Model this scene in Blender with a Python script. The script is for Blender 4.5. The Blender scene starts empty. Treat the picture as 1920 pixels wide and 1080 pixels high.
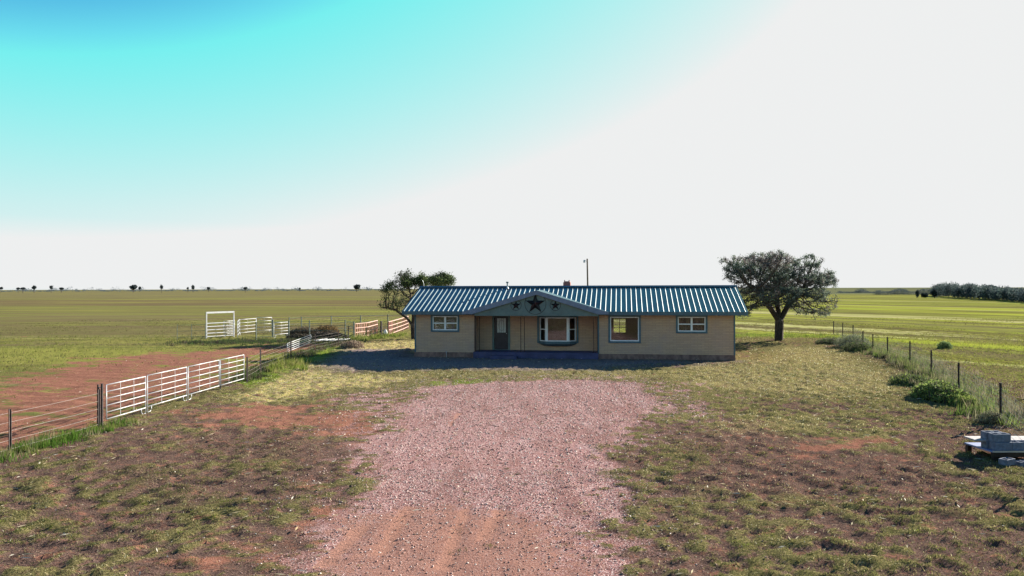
import bpy, math, random
import numpy as np
from mathutils import Matrix, Vector
random.seed(7); rng = np.random.default_rng(11)
C = bpy.context.scene.collection
sc = bpy.context.scene
# ------------------------------------------------------------------ camera
H = 4.2; F = 1370.0
def hor(px): return 543.3 - 0.0026*px
cam = bpy.data.cameras.new('camera'); cam.lens = F/1920*36; cam.sensor_width = 36
cam.clip_start = 0.1; cam.clip_end = 30000
co = bpy.data.objects.new('camera', cam); C.objects.link(co); sc.camera = co
co.matrix_world = Matrix.Translation((0,0,H)) @ Matrix.Rotation(math.radians(90.033),4,'X') @ Matrix.Rotation(-0.0026,4,'Z')
# ------------------------------------------------------------------ light
SUN_AZ = math.radians(54); SUN_EL = math.radians(20.5)       # azimuth measured from the view axis (+Y) to the right
EXPO = 1.8
sv = Vector((math.sin(SUN_AZ)*math.cos(SUN_EL), math.cos(SUN_AZ)*math.cos(SUN_EL), math.sin(SUN_EL)))
sl = bpy.data.lights.new('sun', 'SUN'); sl.energy = 5.0; sl.angle = math.radians(0.5); sl.color = (1.0,.92,.80)
so = bpy.data.objects.new('sun', sl); C.objects.link(so); so.rotation_euler = sv.to_track_quat('Z','Y').to_euler()
w = bpy.data.worlds.new('World'); sc.world = w; w.use_nodes = True
nt = w.node_tree; bg = nt.nodes['Background']
sky = nt.nodes.new('ShaderNodeTexSky'); sky.sky_type = 'NISHITA'; sky.sun_disc = False
sky.sun_elevation = SUN_EL; sky.sun_rotation = SUN_AZ; sky.altitude = 800; sky.air_density = 1.0; sky.dust_density = 1.2; sky.ozone_density = 1.0
SKS = 0.1
K = 2**EXPO
def vm(op, a, b):
    x = nt.nodes.new('ShaderNodeVectorMath'); x.operation = op
    for i_,q in enumerate((a,b)):
        if isinstance(q,tuple): x.inputs[i_].default_value = q
        else: nt.links.new(q, x.inputs[i_])
    return x.outputs[0]
# response of the camera to the sky: rich at the far side from the sun, clipped to near white towards it
dp = nt.nodes.new('ShaderNodeVectorMath'); dp.operation = 'DOT_PRODUCT'; nt.links.new(sky.outputs[0], dp.inputs[0]); dp.inputs[1].default_value = (.6,0,.35)
cm = nt.nodes.new('ShaderNodeCombineXYZ')
for i_ in range(3): nt.links.new(dp.outputs['Value'], cm.inputs[i_])
c0 = vm('MULTIPLY', vm('SUBTRACT', cm.outputs[0], (1.74,1.64,0.2)), (.33,1.3,.43))
tcw = nt.nodes.new('ShaderNodeTexCoord'); szw = nt.nodes.new('ShaderNodeSeparateXYZ'); nt.links.new(tcw.outputs['Generated'], szw.inputs[0])
hz = nt.nodes.new('ShaderNodeMapRange'); nt.links.new(szw.outputs[2], hz.inputs[0])
for i_,v_ in ((1,.085),(2,-.01),(3,0.0),(4,.50)): hz.inputs[i_].default_value = v_
hc = nt.nodes.new('ShaderNodeCombineXYZ')
for i_ in range(3): nt.links.new(hz.outputs[0], hc.inputs[i_])
c0 = vm('ADD', c0, hc.outputs[0])   # pale dusty air low over the plain
c0 = vm('MAXIMUM', c0, vm('MULTIPLY', sky.outputs[0], (.045,.12,.22)))
c0 = vm('MINIMUM', c0, (.855,.865,.86))
sx = nt.nodes.new('ShaderNodeSeparateXYZ'); nt.links.new(c0, sx.inputs[0]); mb_ = nt.nodes.new('ShaderNodeMath'); mb_.operation = 'MAXIMUM'
nt.links.new(sx.outputs[1], mb_.inputs[0]); nt.links.new(sx.outputs[2], mb_.inputs[1]); cx_ = nt.nodes.new('ShaderNodeCombineXYZ')
nt.links.new(sx.outputs[0], cx_.inputs[0]); nt.links.new(sx.outputs[1], cx_.inputs[1]); nt.links.new(mb_.outputs[0], cx_.inputs[2])
c0 = vm('MULTIPLY', cx_.outputs[0], (1/K/SKS,)*3)
nt.links.new(c0, bg.inputs[0]); bg.inputs[1].default_value = SKS
vs = sc.view_settings; sc.display_settings.display_device = 'sRGB'
vs.view_transform = 'Standard'; vs.look = 'None'; vs.gamma = 1; vs.use_curve_mapping = False; vs.exposure = EXPO
# ------------------------------------------------------------------ pixel to place helpers (used to measure the plan)
def G(px, py):
    D = H*F/(py-hor(px)); return ((px-960)/F*D, D)
def Zat(px, py, D): return H - (py-hor(px))/F*D
TH = math.radians(8.5); HX, HY = -6.0, 45.1
def Fh(px, py, yl):
    """house-local (x,z) of a picture point on the plane local y = yl"""
    dx, dz = (px-960)/F, -(py-hor(px))/F
    c, s = math.cos(TH), math.sin(TH)
    # world = (HX + xl*c + yl*s, HY - xl*s + yl*c);  world.x = dx*t, world.y = t
    # solve t: local y = (X-HX)*s + (Y-HY)*c
    t = (yl + HX*s + HY*c)/(dx*s + c)
    X, Y = dx*t, t
    return ((X-HX)*c - (Y-HY)*s, H + dz*t)
# ------------------------------------------------------------------ objects helpers
def tag(o, label=None, cat=None, group=None, kind=None):
    if label: o['label'] = label
    if cat: o['category'] = cat
    if group: o['group'] = group
    if kind: o['kind'] = kind
    return o
def empty(name, loc=(0,0,0), rz=0, label=None, cat=None, group=None):
    o = bpy.data.objects.new(name, None); C.objects.link(o); o.location = loc; o.rotation_euler = (0,0,rz)
    o.empty_display_size = .2
    return tag(o, label, cat, group)
class MB:
    def __init__(s): s.v = []; s.f = []; s.m = Matrix.Identity(4)
    def add(s, vs_, fs_):
        n = len(s.v); s.v += [tuple(s.m @ Vector(p)) for p in vs_]; s.f += [tuple(n+i for i in f) for f in fs_]; return s
    def box(s, x0,x1,y0,y1,z0,z1):
        return s.add([(x0,y0,z0),(x1,y0,z0),(x1,y1,z0),(x0,y1,z0),(x0,y0,z1),(x1,y0,z1),(x1,y1,z1),(x0,y1,z1)],
            [(0,3,2,1),(4,5,6,7),(0,1,5,4),(1,2,6,5),(2,3,7,6),(3,0,4,7)])
    def prism(s, poly, y0, y1):      # poly in xz, extruded along y
        n = len(poly)
        return s.add([(x,y0,z) for x,z in poly]+[(x,y1,z) for x,z in poly],
            [tuple(range(n)), tuple(range(2*n-1,n-1,-1))]+[(i,n+i,n+(i+1)%n,(i+1)%n) for i in range(n)])
    def tube(s, pts, r, n=6, r2=None, cap=True):
        pts = [Vector(p) for p in pts]; k = len(pts); rr = r if isinstance(r,(list,tuple)) else [r + ((r2 if r2 is not None else r)-r)*i/max(1,k-1) for i in range(k)]
        vs_ = []; fs_ = []
        for i,p in enumerate(pts):
            d = (pts[min(i+1,k-1)]-pts[max(i-1,0)]).normalized()
            a = d.cross(Vector((0,0,1)) if abs(d.z)<.9 else Vector((1,0,0))).normalized(); b = d.cross(a)
            for j in range(n):
                t = 2*math.pi*j/n; vs_.append(tuple(p+(a*math.cos(t)+b*math.sin(t))*rr[i]))
        for i in range(k-1):
            for j in range(n): fs_.append((i*n+j, i*n+(j+1)%n, (i+1)*n+(j+1)%n, (i+1)*n+j))
        if cap: fs_ += [tuple(range(n-1,-1,-1)), tuple((k-1)*n+j for j in range(n))]
        return s.add(vs_, fs_)
    def build(s, name, mat, parent=None, smooth=False, bevel=0):
        me = bpy.data.meshes.new(name); me.from_pydata(s.v, [], s.f); me.validate(); me.update()
        me.materials.append(mat)
        o = bpy.data.objects.new(name, me); C.objects.link(o)
        if parent: o.parent = parent
        if smooth: me.polygons.foreach_set('use_smooth', [True]*len(me.polygons))
        if bevel:
            b = o.modifiers.new('bevel','BEVEL'); b.width = bevel; b.segments = 2
        return o
def npmesh(name, V, Fc, nper, mat, cols=None, parent=None, smooth=False):
    """V (n,3), Fc (m,nper)"""
    me = bpy.data.meshes.new(name); V = np.asarray(V,np.float32); Fc = np.asarray(Fc,np.int32)
    me.vertices.add(len(V)); me.vertices.foreach_set('co', V.ravel())
    me.loops.add(Fc.size); me.loops.foreach_set('vertex_index', Fc.ravel())
    me.polygons.add(len(Fc)); me.polygons.foreach_set('loop_start', np.arange(0,Fc.size,nper,dtype=np.int32))
    try: me.polygons.foreach_set('loop_total', np.full(len(Fc),nper,np.int32))
    except Exception: pass
    if smooth: me.polygons.foreach_set('use_smooth', np.ones(len(Fc),bool))
    me.update(calc_edges=True)
    if cols:
        for k,c in cols.items():
            a = me.color_attributes.new(k,'FLOAT_COLOR','POINT'); cc = np.ones((len(V),4),np.float32); cc[:,:c.shape[1]] = c
            a.data.foreach_set('color', cc.ravel())
    me.materials.append(mat)
    o = bpy.data.objects.new(name, me); C.objects.link(o)
    if parent: o.parent = parent
    return o
# ------------------------------------------------------------------ materials
class NT:
    def __init__(s, name):
        s.mat = bpy.data.materials.new(name); s.mat.use_nodes = True; s.t = s.mat.node_tree; s.b = s.t.nodes['Principled BSDF']
        s.out = s.t.nodes['Material Output']; s._p = None
    def n(s, typ, **kw):
        x = s.t.nodes.new(typ)
        for k,v in kw.items(): setattr(x,k,v)
        return x
    def l(s, a, b): s.t.links.new(a, b)
    def pos(s):
        if s._p is None: s._p = s.n('ShaderNodeNewGeometry').outputs['Position']
        return s._p
    def objc(s): return s.n('ShaderNodeTexCoord').outputs['Object']
    def mapping(s, src, scale=(1,1,1), rot=(0,0,0), loc=(0,0,0)):
        m = s.n('ShaderNodeMapping'); s.l(src, m.inputs[0]); m.inputs['Scale'].default_value = scale; m.inputs['Rotation'].default_value = rot; m.inputs['Location'].default_value = loc
        return m.outputs[0]
    def noise(s, src, scale, detail=3, rough=.55, dist=0):
        x = s.n('ShaderNodeTexNoise'); s.l(src, x.inputs['Vector']); x.inputs['Scale'].default_value = scale; x.inputs['Detail'].default_value = detail; x.inputs['Roughness'].default_value = rough; x.inputs['Distortion'].default_value = dist
        return x.outputs['Fac']
    def ramp(s, fac, a, b, c0=None, c1=None):
        x = s.n('ShaderNodeMapRange'); x.interpolation_type = 'SMOOTHSTEP'; s.l(fac, x.inputs[0]); x.inputs[1].default_value = a; x.inputs[2].default_value = b
        return x.outputs[0]
    def math(s, op, a, b=None):
        x = s.n('ShaderNodeMath', operation=op)
        for i,q in enumerate((a,b)):
            if q is None: continue
            if isinstance(q,(int,float)): x.inputs[i].default_value = q
            else: s.l(q, x.inputs[i])
        return x.outputs[0]
    def mix(s, fac, a, b, mode='MIX'):
        x = s.n('ShaderNodeMix', data_type='RGBA'); x.blend_type = mode
        for idx,q in ((0,fac),(6,a),(7,b)):
            if isinstance(q,(int,float)): x.inputs[idx].default_value = q
            elif isinstance(q,tuple): x.inputs[idx].default_value = q+(1,) if len(q)==3 else q
            else: s.l(q, x.inputs[idx])
        return x.outputs[2]
    def bump(s, h, strength=.5, dist=.02):
        x = s.n('ShaderNodeBump'); s.l(h, x.inputs['Height']); x.inputs['Strength'].default_value = strength; x.inputs['Distance'].default_value = dist
        s.l(x.outputs[0], s.b.inputs['Normal']); return x
    def set(s, col=None, rough=None, metal=None, spec=None):
        for k,v in (('Base Color',col),('Roughness',rough),('Metallic',metal),('Specular IOR Level',spec)):
            if v is None: continue
            if isinstance(v,tuple): s.b.inputs[k].default_value = v+(1,)
            elif isinstance(v,(int,float)): s.b.inputs[k].default_value = v
            else: s.l(v, s.b.inputs[k])
        return s
def simple(name, col, rough=.7, metal=0, var=.25, scale=6, spec=.4, bump=0, coord='obj', dirt=None):
    m = NT(name); src = m.objc() if coord=='obj' else m.pos()
    n1 = m.noise(src, scale, 4, .6)
    lo = tuple(c*(1-var) for c in col); hi = tuple(min(1,c*(1+var)) for c in col)
    c = m.mix(m.ramp(n1,.3,.7), lo, hi)
    if dirt:
        c = m.mix(m.ramp(m.noise(src, scale*.35, 5, .7),.52,.68), c, dirt)
    m.set(c, rough, metal, spec)
    if bump: m.bump(m.noise(src, scale*6, 3), bump, .01)
    return m.mat
def attr_mat(name, transl=.35, rough=.7, spec=.2):
    """leaf and blade material: own colour per blade, light passes through"""
    m = NT(name); a = m.n('ShaderNodeVertexColor'); a.layer_name = 'col'
    m.set(a.outputs[0], rough, 0, spec)
    tr = m.n('ShaderNodeBsdfTranslucent'); m.l(a.outputs[0], tr.inputs[0])
    mx = m.n('ShaderNodeMixShader'); mx.inputs[0].default_value = transl
    m.l(m.b.outputs[0], mx.inputs[1]); m.l(tr.outputs[0], mx.inputs[2]); m.l(mx.outputs[0], m.out.inputs[0])
    return m.mat
M = {}
M['white_pipe'] = simple('white_pipe_paint', (.42,.43,.45), .35, 0, .06, 8, .5, dirt=(.36,.31,.28))
M['galv'] = simple('galvanised_wire', (.34,.30,.27), .5, .6, .2, 10)
M['tpost'] = simple('dark_post_paint', (.045,.035,.035), .7, .2, .5, 9, dirt=(.14,.06,.035))
M['greenpipe'] = simple('dark_green_pipe', (.09,.12,.10), .5, .1, .3, 5)
M['redwood'] = simple('weathered_red_rail', (.25,.10,.07), .75, 0, .4, 4, dirt=(.42,.30,.26))
M['railsunlit'] = simple('sunlit_rail_tone', (.42,.27,.22), .7, 0, .2, 5)  # paler red carries the sun catching the rail tops
M['teal'] = simple('teal_trim_paint', (.07,.12,.15), .6, 0, .12, 4)
M['tealpanel'] = simple('sage_gable_paint', (.125,.165,.16), .75, 0, .12, 2)
M['whiteframe'] = simple('white_vinyl', (.74,.76,.80), .4, 0, .04, 4)
M['porchfloor'] = simple('blue_porch_paint', (.045,.048,.12), .7, 0, .25, 2, dirt=(.08,.07,.12))
M['door'] = simple('dark_door_paint', (.014,.014,.025), .4, 0, .3, 3)
M['iron'] = simple('dark_iron', (.03,.022,.022), .5, .4, .3, 8)
M['brown'] = simple('brown_post', (.11,.065,.05), .7, 0, .3, 6)
M['frost'] = simple('leaded_frosted_glass', (.42,.46,.48), .25, 0, .25, 30)
M['curtain'] = simple('pale_curtain', (.15,.12,.15), .9, 0, .15, 8)
M['blind'] = simple('tan_blind', (.20,.125,.09), .8, 0, .3, 5)
M['interior'] = simple('interior_plaster', (.12,.10,.09), .9, 0, .1, 2)
M['concrete_block'] = simple('grey_block_concrete', (.12,.145,.20), .9, 0, .25, 14, .3, .4, dirt=(.13,.14,.18))
M['plank'] = simple('weathered_plank', (.27,.25,.25), .8, 0, .2, 12, dirt=(.3,.27,.25))
M['sheet'] = simple('galvanised_sheet', (.15,.19,.36), .45, .3, .12, 3)
M['woodpole'] = simple('weathered_pole_wood', (.13,.10,.08), .9, 0, .3, 3)
M['lampgrey'] = simple('grey_lamp_metal', (.35,.37,.4), .4, .6, .1, 3)
M['pipe'] = simple('grey_vent_metal', (.30,.34,.36), .45, .6, .15, 6)
M['sack'] = simple('white_woven_sack', (.72,.70,.68), .8, 0, .1, 8, bump=.3)
M['leaf'] = attr_mat('leaf_green', .3, .75, .06)
M['blade'] = attr_mat('grass_blade', .45, .9, .03)
M['stone'] = None
def roof_mat():
    m = NT('blue_green_steel_roofing'); o = m.objc()
    n1 = m.noise(o, 1.3, 4, .6); n2 = m.noise(m.mapping(o,(6,.4,.4)), 3, 3)
    c = m.mix(m.ramp(n1,.3,.7), (.035,.082,.10), (.05,.115,.14)); c = m.mix(m.math('MULTIPLY',m.ramp(n2,.5,.8),.6), c, (.10,.17,.19))
    m.set(c, .38, .15, .6); m.bump(n2,.1,.01); return m.mat
def brick_mat():
    m = NT('tan_painted_brick'); o = m.objc()
    sep = m.n('ShaderNodeSeparateXYZ'); m.l(o, sep.inputs[0]); cb = m.n('ShaderNodeCombineXYZ')
    m.l(m.math('ADD',sep.outputs[0],sep.outputs[1]), cb.inputs[0]); m.l(sep.outputs[2], cb.inputs[1])
    b = m.n('ShaderNodeTexBrick'); m.l(cb.outputs[0], b.inputs[0]); b.inputs['Scale'].default_value = 1
    b.inputs['Brick Width'].default_value = .40; b.inputs['Row Height'].default_value = .10; b.inputs['Mortar Size'].default_value = .008; b.inputs['Mortar Smooth'].default_value = .4
    b.inputs['Color1'].default_value = (.52,.35,.235,1); b.inputs['Color2'].default_value = (.45,.30,.205,1); b.inputs['Mortar'].default_value = (.30,.19,.15,1)
    c = m.mix(m.math('MULTIPLY',m.ramp(m.noise(o,.9,5,.65),.4,.7),.5), b.outputs[0], (.38,.27,.24))
    m.set(c, .85, 0, .3)
    inv = m.math('SUBTRACT', 1.0, b.outputs[1]); m.bump(inv,.6,.012); return m.mat
def redbrick_mat():
    m = NT('red_chimney_brick'); o = m.objc()
    sep = m.n('ShaderNodeSeparateXYZ'); m.l(o, sep.inputs[0]); cb = m.n('ShaderNodeCombineXYZ')
    m.l(m.math('ADD',sep.outputs[0],sep.outputs[1]), cb.inputs[0]); m.l(sep.outputs[2], cb.inputs[1])
    b = m.n('ShaderNodeTexBrick'); m.l(cb.outputs[0], b.inputs[0]); b.inputs['Scale'].default_value = 1
    b.inputs['Brick Width'].default_value = .2; b.inputs['Row Height'].default_value = .075; b.inputs['Mortar Size'].default_value = .01
    b.inputs['Color1'].default_value = (.30,.08,.07,1); b.inputs['Color2'].default_value = (.22,.06,.055,1); b.inputs['Mortar'].default_value = (.25,.17,.15,1)
    m.set(b.outputs[0], .9); return m.mat
def foundation_mat():
    m = NT('brown_foundation_stain'); o = m.objc()
    c = m.mix(m.ramp(m.noise(m.mapping(o,(1,1,.6)),3,5,.7),.35,.65), (.13,.075,.065), (.25,.155,.13)); m.set(c,.9); m.bump(m.noise(o,30,3),.3,.01); return m.mat
def glass_mat():
    m = NT('window_glass'); t = m.t
    gl = m.n('ShaderNodeBsdfGlossy'); gl.inputs['Roughness'].default_value = .02; gl.inputs[0].default_value = (.8,.85,.9,1)
    tr = m.n('ShaderNodeBsdfTransparent'); tr.inputs[0].default_value = (.8,.82,.85,1)
    mx = m.n('ShaderNodeMixShader'); mx.inputs[0].default_value = .06
    m.l(tr.outputs[0], mx.inputs[1]); m.l(gl.outputs[0], mx.inputs[2]); m.l(mx.outputs[0], m.out.inputs[0]); return m.mat
def bark_mat():
    m = NT('grey_brown_bark'); o = m.pos()
    c = m.mix(m.ramp(m.noise(m.mapping(o,(6,6,1.2)),3,5,.7),.35,.65), (.045,.034,.03), (.12,.095,.08)); m.set(c,.95,0,.2); m.bump(m.noise(m.mapping(o,(8,8,1.5)),4,4),.8,.03); return m.mat
M['roof'] = roof_mat(); M['brick'] = brick_mat(); M['redbrick'] = redbrick_mat(); M['found'] = foundation_mat(); M['glass'] = glass_mat(); M['bark'] = bark_mat()
# ------------------------------------------------------------------ numpy noise and plan masks
_T = np.random.default_rng(3).random((256,256))
def vnoise(x, y):
    xi = np.floor(x).astype(np.int64); yi = np.floor(y).astype(np.int64); fx = x-xi; fy = y-yi
    fx = fx*fx*(3-2*fx); fy = fy*fy*(3-2*fy)
    a = _T[xi&255,yi&255]; b = _T[(xi+1)&255,yi&255]; c = _T[xi&255,(yi+1)&255]; d = _T[(xi+1)&255,(yi+1)&255]
    return (a*(1-fx)+b*fx)*(1-fy)+(c*(1-fx)+d*fx)*fy
def fbm(x, y, s, o=4, g=.5):
    t = 0; a = 1; n = 0
    for i in range(o):
        t = t + a*vnoise(x*s+17.3*i, y*s+5.1*i); n += a; a *= g; s *= 2.03
    return t/n
def sdf(x, y, poly):
    """signed distance, positive inside"""
    P = np.array(poly); ins = np.zeros(x.shape,bool); dmin = np.full(x.shape,1e9)
    for i in range(len(P)):
        x0,y0 = P[i]; x1,y1 = P[(i+1)%len(P)]
        ex,ey = x1-x0,y1-y0; t = np.clip(((x-x0)*ex+(y-y0)*ey)/(ex*ex+ey*ey+1e-9),0,1)
        dmin = np.minimum(dmin, (x-x0-t*ex)**2+(y-y0-t*ey)**2)
        cnd = ((y0>y)!=(y1>y)); xx = x0+(y-y0)*(x1-x0)/((y1-y0) if abs(y1-y0)>1e-9 else 1e-9)
        ins ^= cnd & (x<xx)
    d = np.sqrt(dmin); return np.where(ins,d,-d)
def sstep(v, a, b):
    t = np.clip((v-a)/(b-a),0,1); return t*t*(3-2*t)
def PP(*pts): return [G(*p) for p in pts]
POLY = dict(
 drive=PP((470,1250),(545,1080),(590,1005),(640,935),(685,870),(705,810),(745,770),(790,728),(900,716),(1060,712),(1210,718),(1250,745),(1190,790),(1160,850),(1140,920),(1150,990),(1200,1080),(1230,1250)),
 bare1=PP((350,772),(480,752),(640,765),(720,785),(700,835),(640,822),(560,806),(440,800)),
 bare3=PP((560,965),(610,930),(660,940),(590,1080),(560,1250),(330,1250),(370,1080),(430,1020)),
 bare2=PP((1480,832),(1560,824),(1645,826),(1650,850),(1500,850)),
 barebot=PP((520,1250),(545,1080),(600,1000),(660,950),(860,945),(980,960),(1110,1000),(1130,1080),(1150,1250)),
 strawL=PP((430,745),(520,712),(560,676),(640,700),(780,712),(700,728),(600,735),(480,765)),
 strawR=PP((1190,694),(1377,679),(1440,650),(1560,652),(1660,690),(1740,735),(1600,755),(1450,745),(1260,725)),
 strawB=PP((640,663),(640,652),(700,644),(777,640),(1000,640),(1000,660)),
 straw3=PP((1300,790),(1450,770),(1600,790),(1660,820),(1500,825),(1350,820)),
 shadeDirt=PP((600,692),(650,656),(778,656),(778,668),(1380,676),(1300,684),(1100,694),(640,697)),  # dirt tone in the house shadow's outline, greyed so the shade reads bluish
 fringe=PP((600,742),(800,708),(1100,702),(1330,712),(1420,745),(1300,790),(1230,860),(1230,1250),(470,1250),(560,1000),(640,860)),
 strawF=PP((690,705),(780,698),(1200,690),(1330,690),(1300,714),(1100,712),(900,710),(780,718)),
 midgreen=PP((380,880),(520,850),(690,860),(690,930),(560,950),(420,930)),
 greenR=PP((1190,850),(1300,830),(1360,900),(1300,1000),(1200,960)),
 greenfront=PP((780,716),(880,708),(960,714),(900,722),(820,722)),
 darkR=PP((1260,820),(1420,800),(1640,850),(1800,880),(1760,960),(1500,960),(1280,930)),
 darkL=PP((120,940),(260,880),(480,880),(620,880),(560,940),(350,950)),
 darkL2=PP((270,830),(430,800),(620,820),(690,850),(600,870),(330,850)),
 redfield=PP((-60,760),(0,715),(110,690),(190,672),(290,664),(420,662),(450,668),(450,690),(440,720),(192,800),(-60,880),(-400,900),(-400,700)),
 pathL=PP((330,668),(420,652),(500,648),(600,644),(600,654),(520,664),(440,676)),
 scrubR=PP((1640,664),(1760,678),(1870,690),(1990,720),(2050,800),(1960,850),(1900,800)),
 lushL=PP((420,740),(450,695),(560,662),(655,645),(645,662),(560,695),(480,728)),
 shadeG=PP((330,642),(640,630),(640,642),(520,652),(350,656)),
)
TRK = [((765,952),(712,1036),.32),((872,955),(828,1062),.28),((934,960),(905,1008),.32),((676,990),(608,1056),.32),
       ((860,775),(842,800),.16)]
FENR = [G(1990,905),(14.9,22.3),(17.35,28.4),(19.5,34.0),(21.45,39.4),(22.6,44.0),(23.5,47.6),(24.2,50.4),(26.6,57.0),(27.6,61.0),(28.6,65.0)]
def fence_x(y):
    ys = [p[1] for p in FENR]; xs = [p[0] for p in FENR]; return np.interp(y, ys, xs)
def masks(x, y):
    n = fbm(x,y,.6,5)-.5; n2 = fbm(x+40,y,2.6,3)-.5; w_ = n*2.6+n2*1.6; m = {}
    for k,p in POLY.items():
        sc_ = .6 if k in ('drive','barebot') else 1.0
        m[k] = sstep(sdf(x,y,p)+w_*sc_, *((-1.5,1.5) if k=='drive' else (-4,3) if k=='redfield' else (-1.6,1.6)))
    m['drive'] = np.maximum(m['drive'], .45*m['fringe'])
    t = np.zeros_like(x)
    for a,b,wd in TRK:
        (x0,y0),(x1,y1) = G(*a),G(*b); ex,ey = x1-x0,y1-y0; u = ((x-x0)*ex+(y-y0)*ey)/(ex*ex+ey*ey); uc = np.clip(u,0,1)
        d = np.hypot(x-x0-uc*ex,y-y0-uc*ey); t = np.maximum(t, sstep(-d+n2*.12, -wd/2-.03, -wd/2+.07)*.9)
    m['track'] = t
    outL = sstep(-12.7-x+n*.8, -.2,.4); outR = sstep(x-fence_x(y)-.3+n*1.0,-.3,.5); back = sstep(y-60.5+n*2,-.5,.8)
    wl_ = sstep(7-x+n*40,-9,9); m['left'] = np.maximum(outL, back*wl_)*(1-outR); m['right'] = np.maximum(outR, back*(1-wl_)); m['n'] = n
    m['bare'] = np.clip(np.maximum.reduce([m['bare1'],m['bare2'],m['bare3']*.8,m['barebot']*.75,m['redfield']*.95*m['left'],m['pathL']*.9]),0,1)
    m['straw'] = np.clip(np.maximum.reduce([m['strawL'],m['strawR']*.5,m['strawB'],m['straw3']*.45,m['strawF']*.45]),0,1)
    m['dark'] = np.clip(np.maximum.reduce([m['darkR'],m['darkL'],m['darkL2'],m['scrubR']]),0,1)
    return m
# ------------------------------------------------------------------ ground
def spaced(lo, hi, zones, grow=1.13, first=None):
    a, b, st = zones[0][0], zones[-1][1], zones
    out = []
    for z0,z1,d in zones: out += list(np.arange(z0,z1-1e-6,d))
    out.append(b)
    d = zones[-1][2]; v = b; up = []
    while v < hi: d *= grow; v += d; up.append(min(v,hi))
    d = zones[0][2]; v = a; dn = []
    while v > lo: d *= grow; v -= d; dn.append(max(v,lo))
    return np.array(dn[::-1]+out+up)
gx = spaced(-9000,9000,[(-36,-14,.25),(-14,16,.12),(16,36,.25)])
gy = spaced(-400,16000,[(9,17,.08),(17,30,.14),(30,64,.24)])
X,Y = np.meshgrid(gx,gy); x = X.ravel(); y = Y.ravel(); mk = masks(x,y)
def clump(x, y):
    return sstep(fbm(x,y,4.0,4,.6)+.3*(fbm(x,y,.5,2)-.5),.42,.60)
def gheight(x, y, mk=None):
    mk = mk or masks(x,y)
    near = sstep(-np.hypot(x,y-20), -140,-60)
    rough = .055*(fbm(x,y,1.9,3)-.5)+.05*(fbm(x+9,y,5.,2)-.5)+.10*(fbm(x,y+70,.25,2)-.5)
    sm = np.clip(mk['drive']+mk['bare']*.5,0,1)
    z = rough*near*(1-.65*sm) + near*.065*clump(x,y)*(1-.95*np.clip(mk['drive']+mk['redfield']*.6+mk['bare']*.5,0,1))
    z -= mk['track']*near*(.02+.012*np.sin(y*26+x*10))
    # furrows in the bare red field
    rr_ = np.hypot(x+20,y-52); z += mk['redfield']*mk['left']*near*sstep(fbm(x,y,.25,3),.42,.6)*.035*np.sin(rr_*5.2+2*fbm(x,y,.5,2))
    z += mk['redfield']*mk['left']*near*(.03*np.sin((y*1.0+x*.25+1.5*fbm(x,y,.3,2))*6.0) + .06*(fbm(x,y,1.1,3)-.5))
    hb = ((x>-7)&(x<15)&(y>41)&(y<54)); z = np.where(hb, z*.4-.01, z)
    return z
z = gheight(x,y,mk)
V = np.stack([x,y,z],1); nx, ny = len(gx), len(gy)
i = np.arange(ny-1)[:,None]*nx+np.arange(nx-1)[None]; Fq = np.stack([i,i+1,i+nx+1,i+nx],-1).reshape(-1,4)
lush = np.clip(mk['greenfront']+mk['shadeG']*mk['left']+mk['lushL']*.9+.35*mk['midgreen']+.3*mk['greenR'],0,1)
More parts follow.
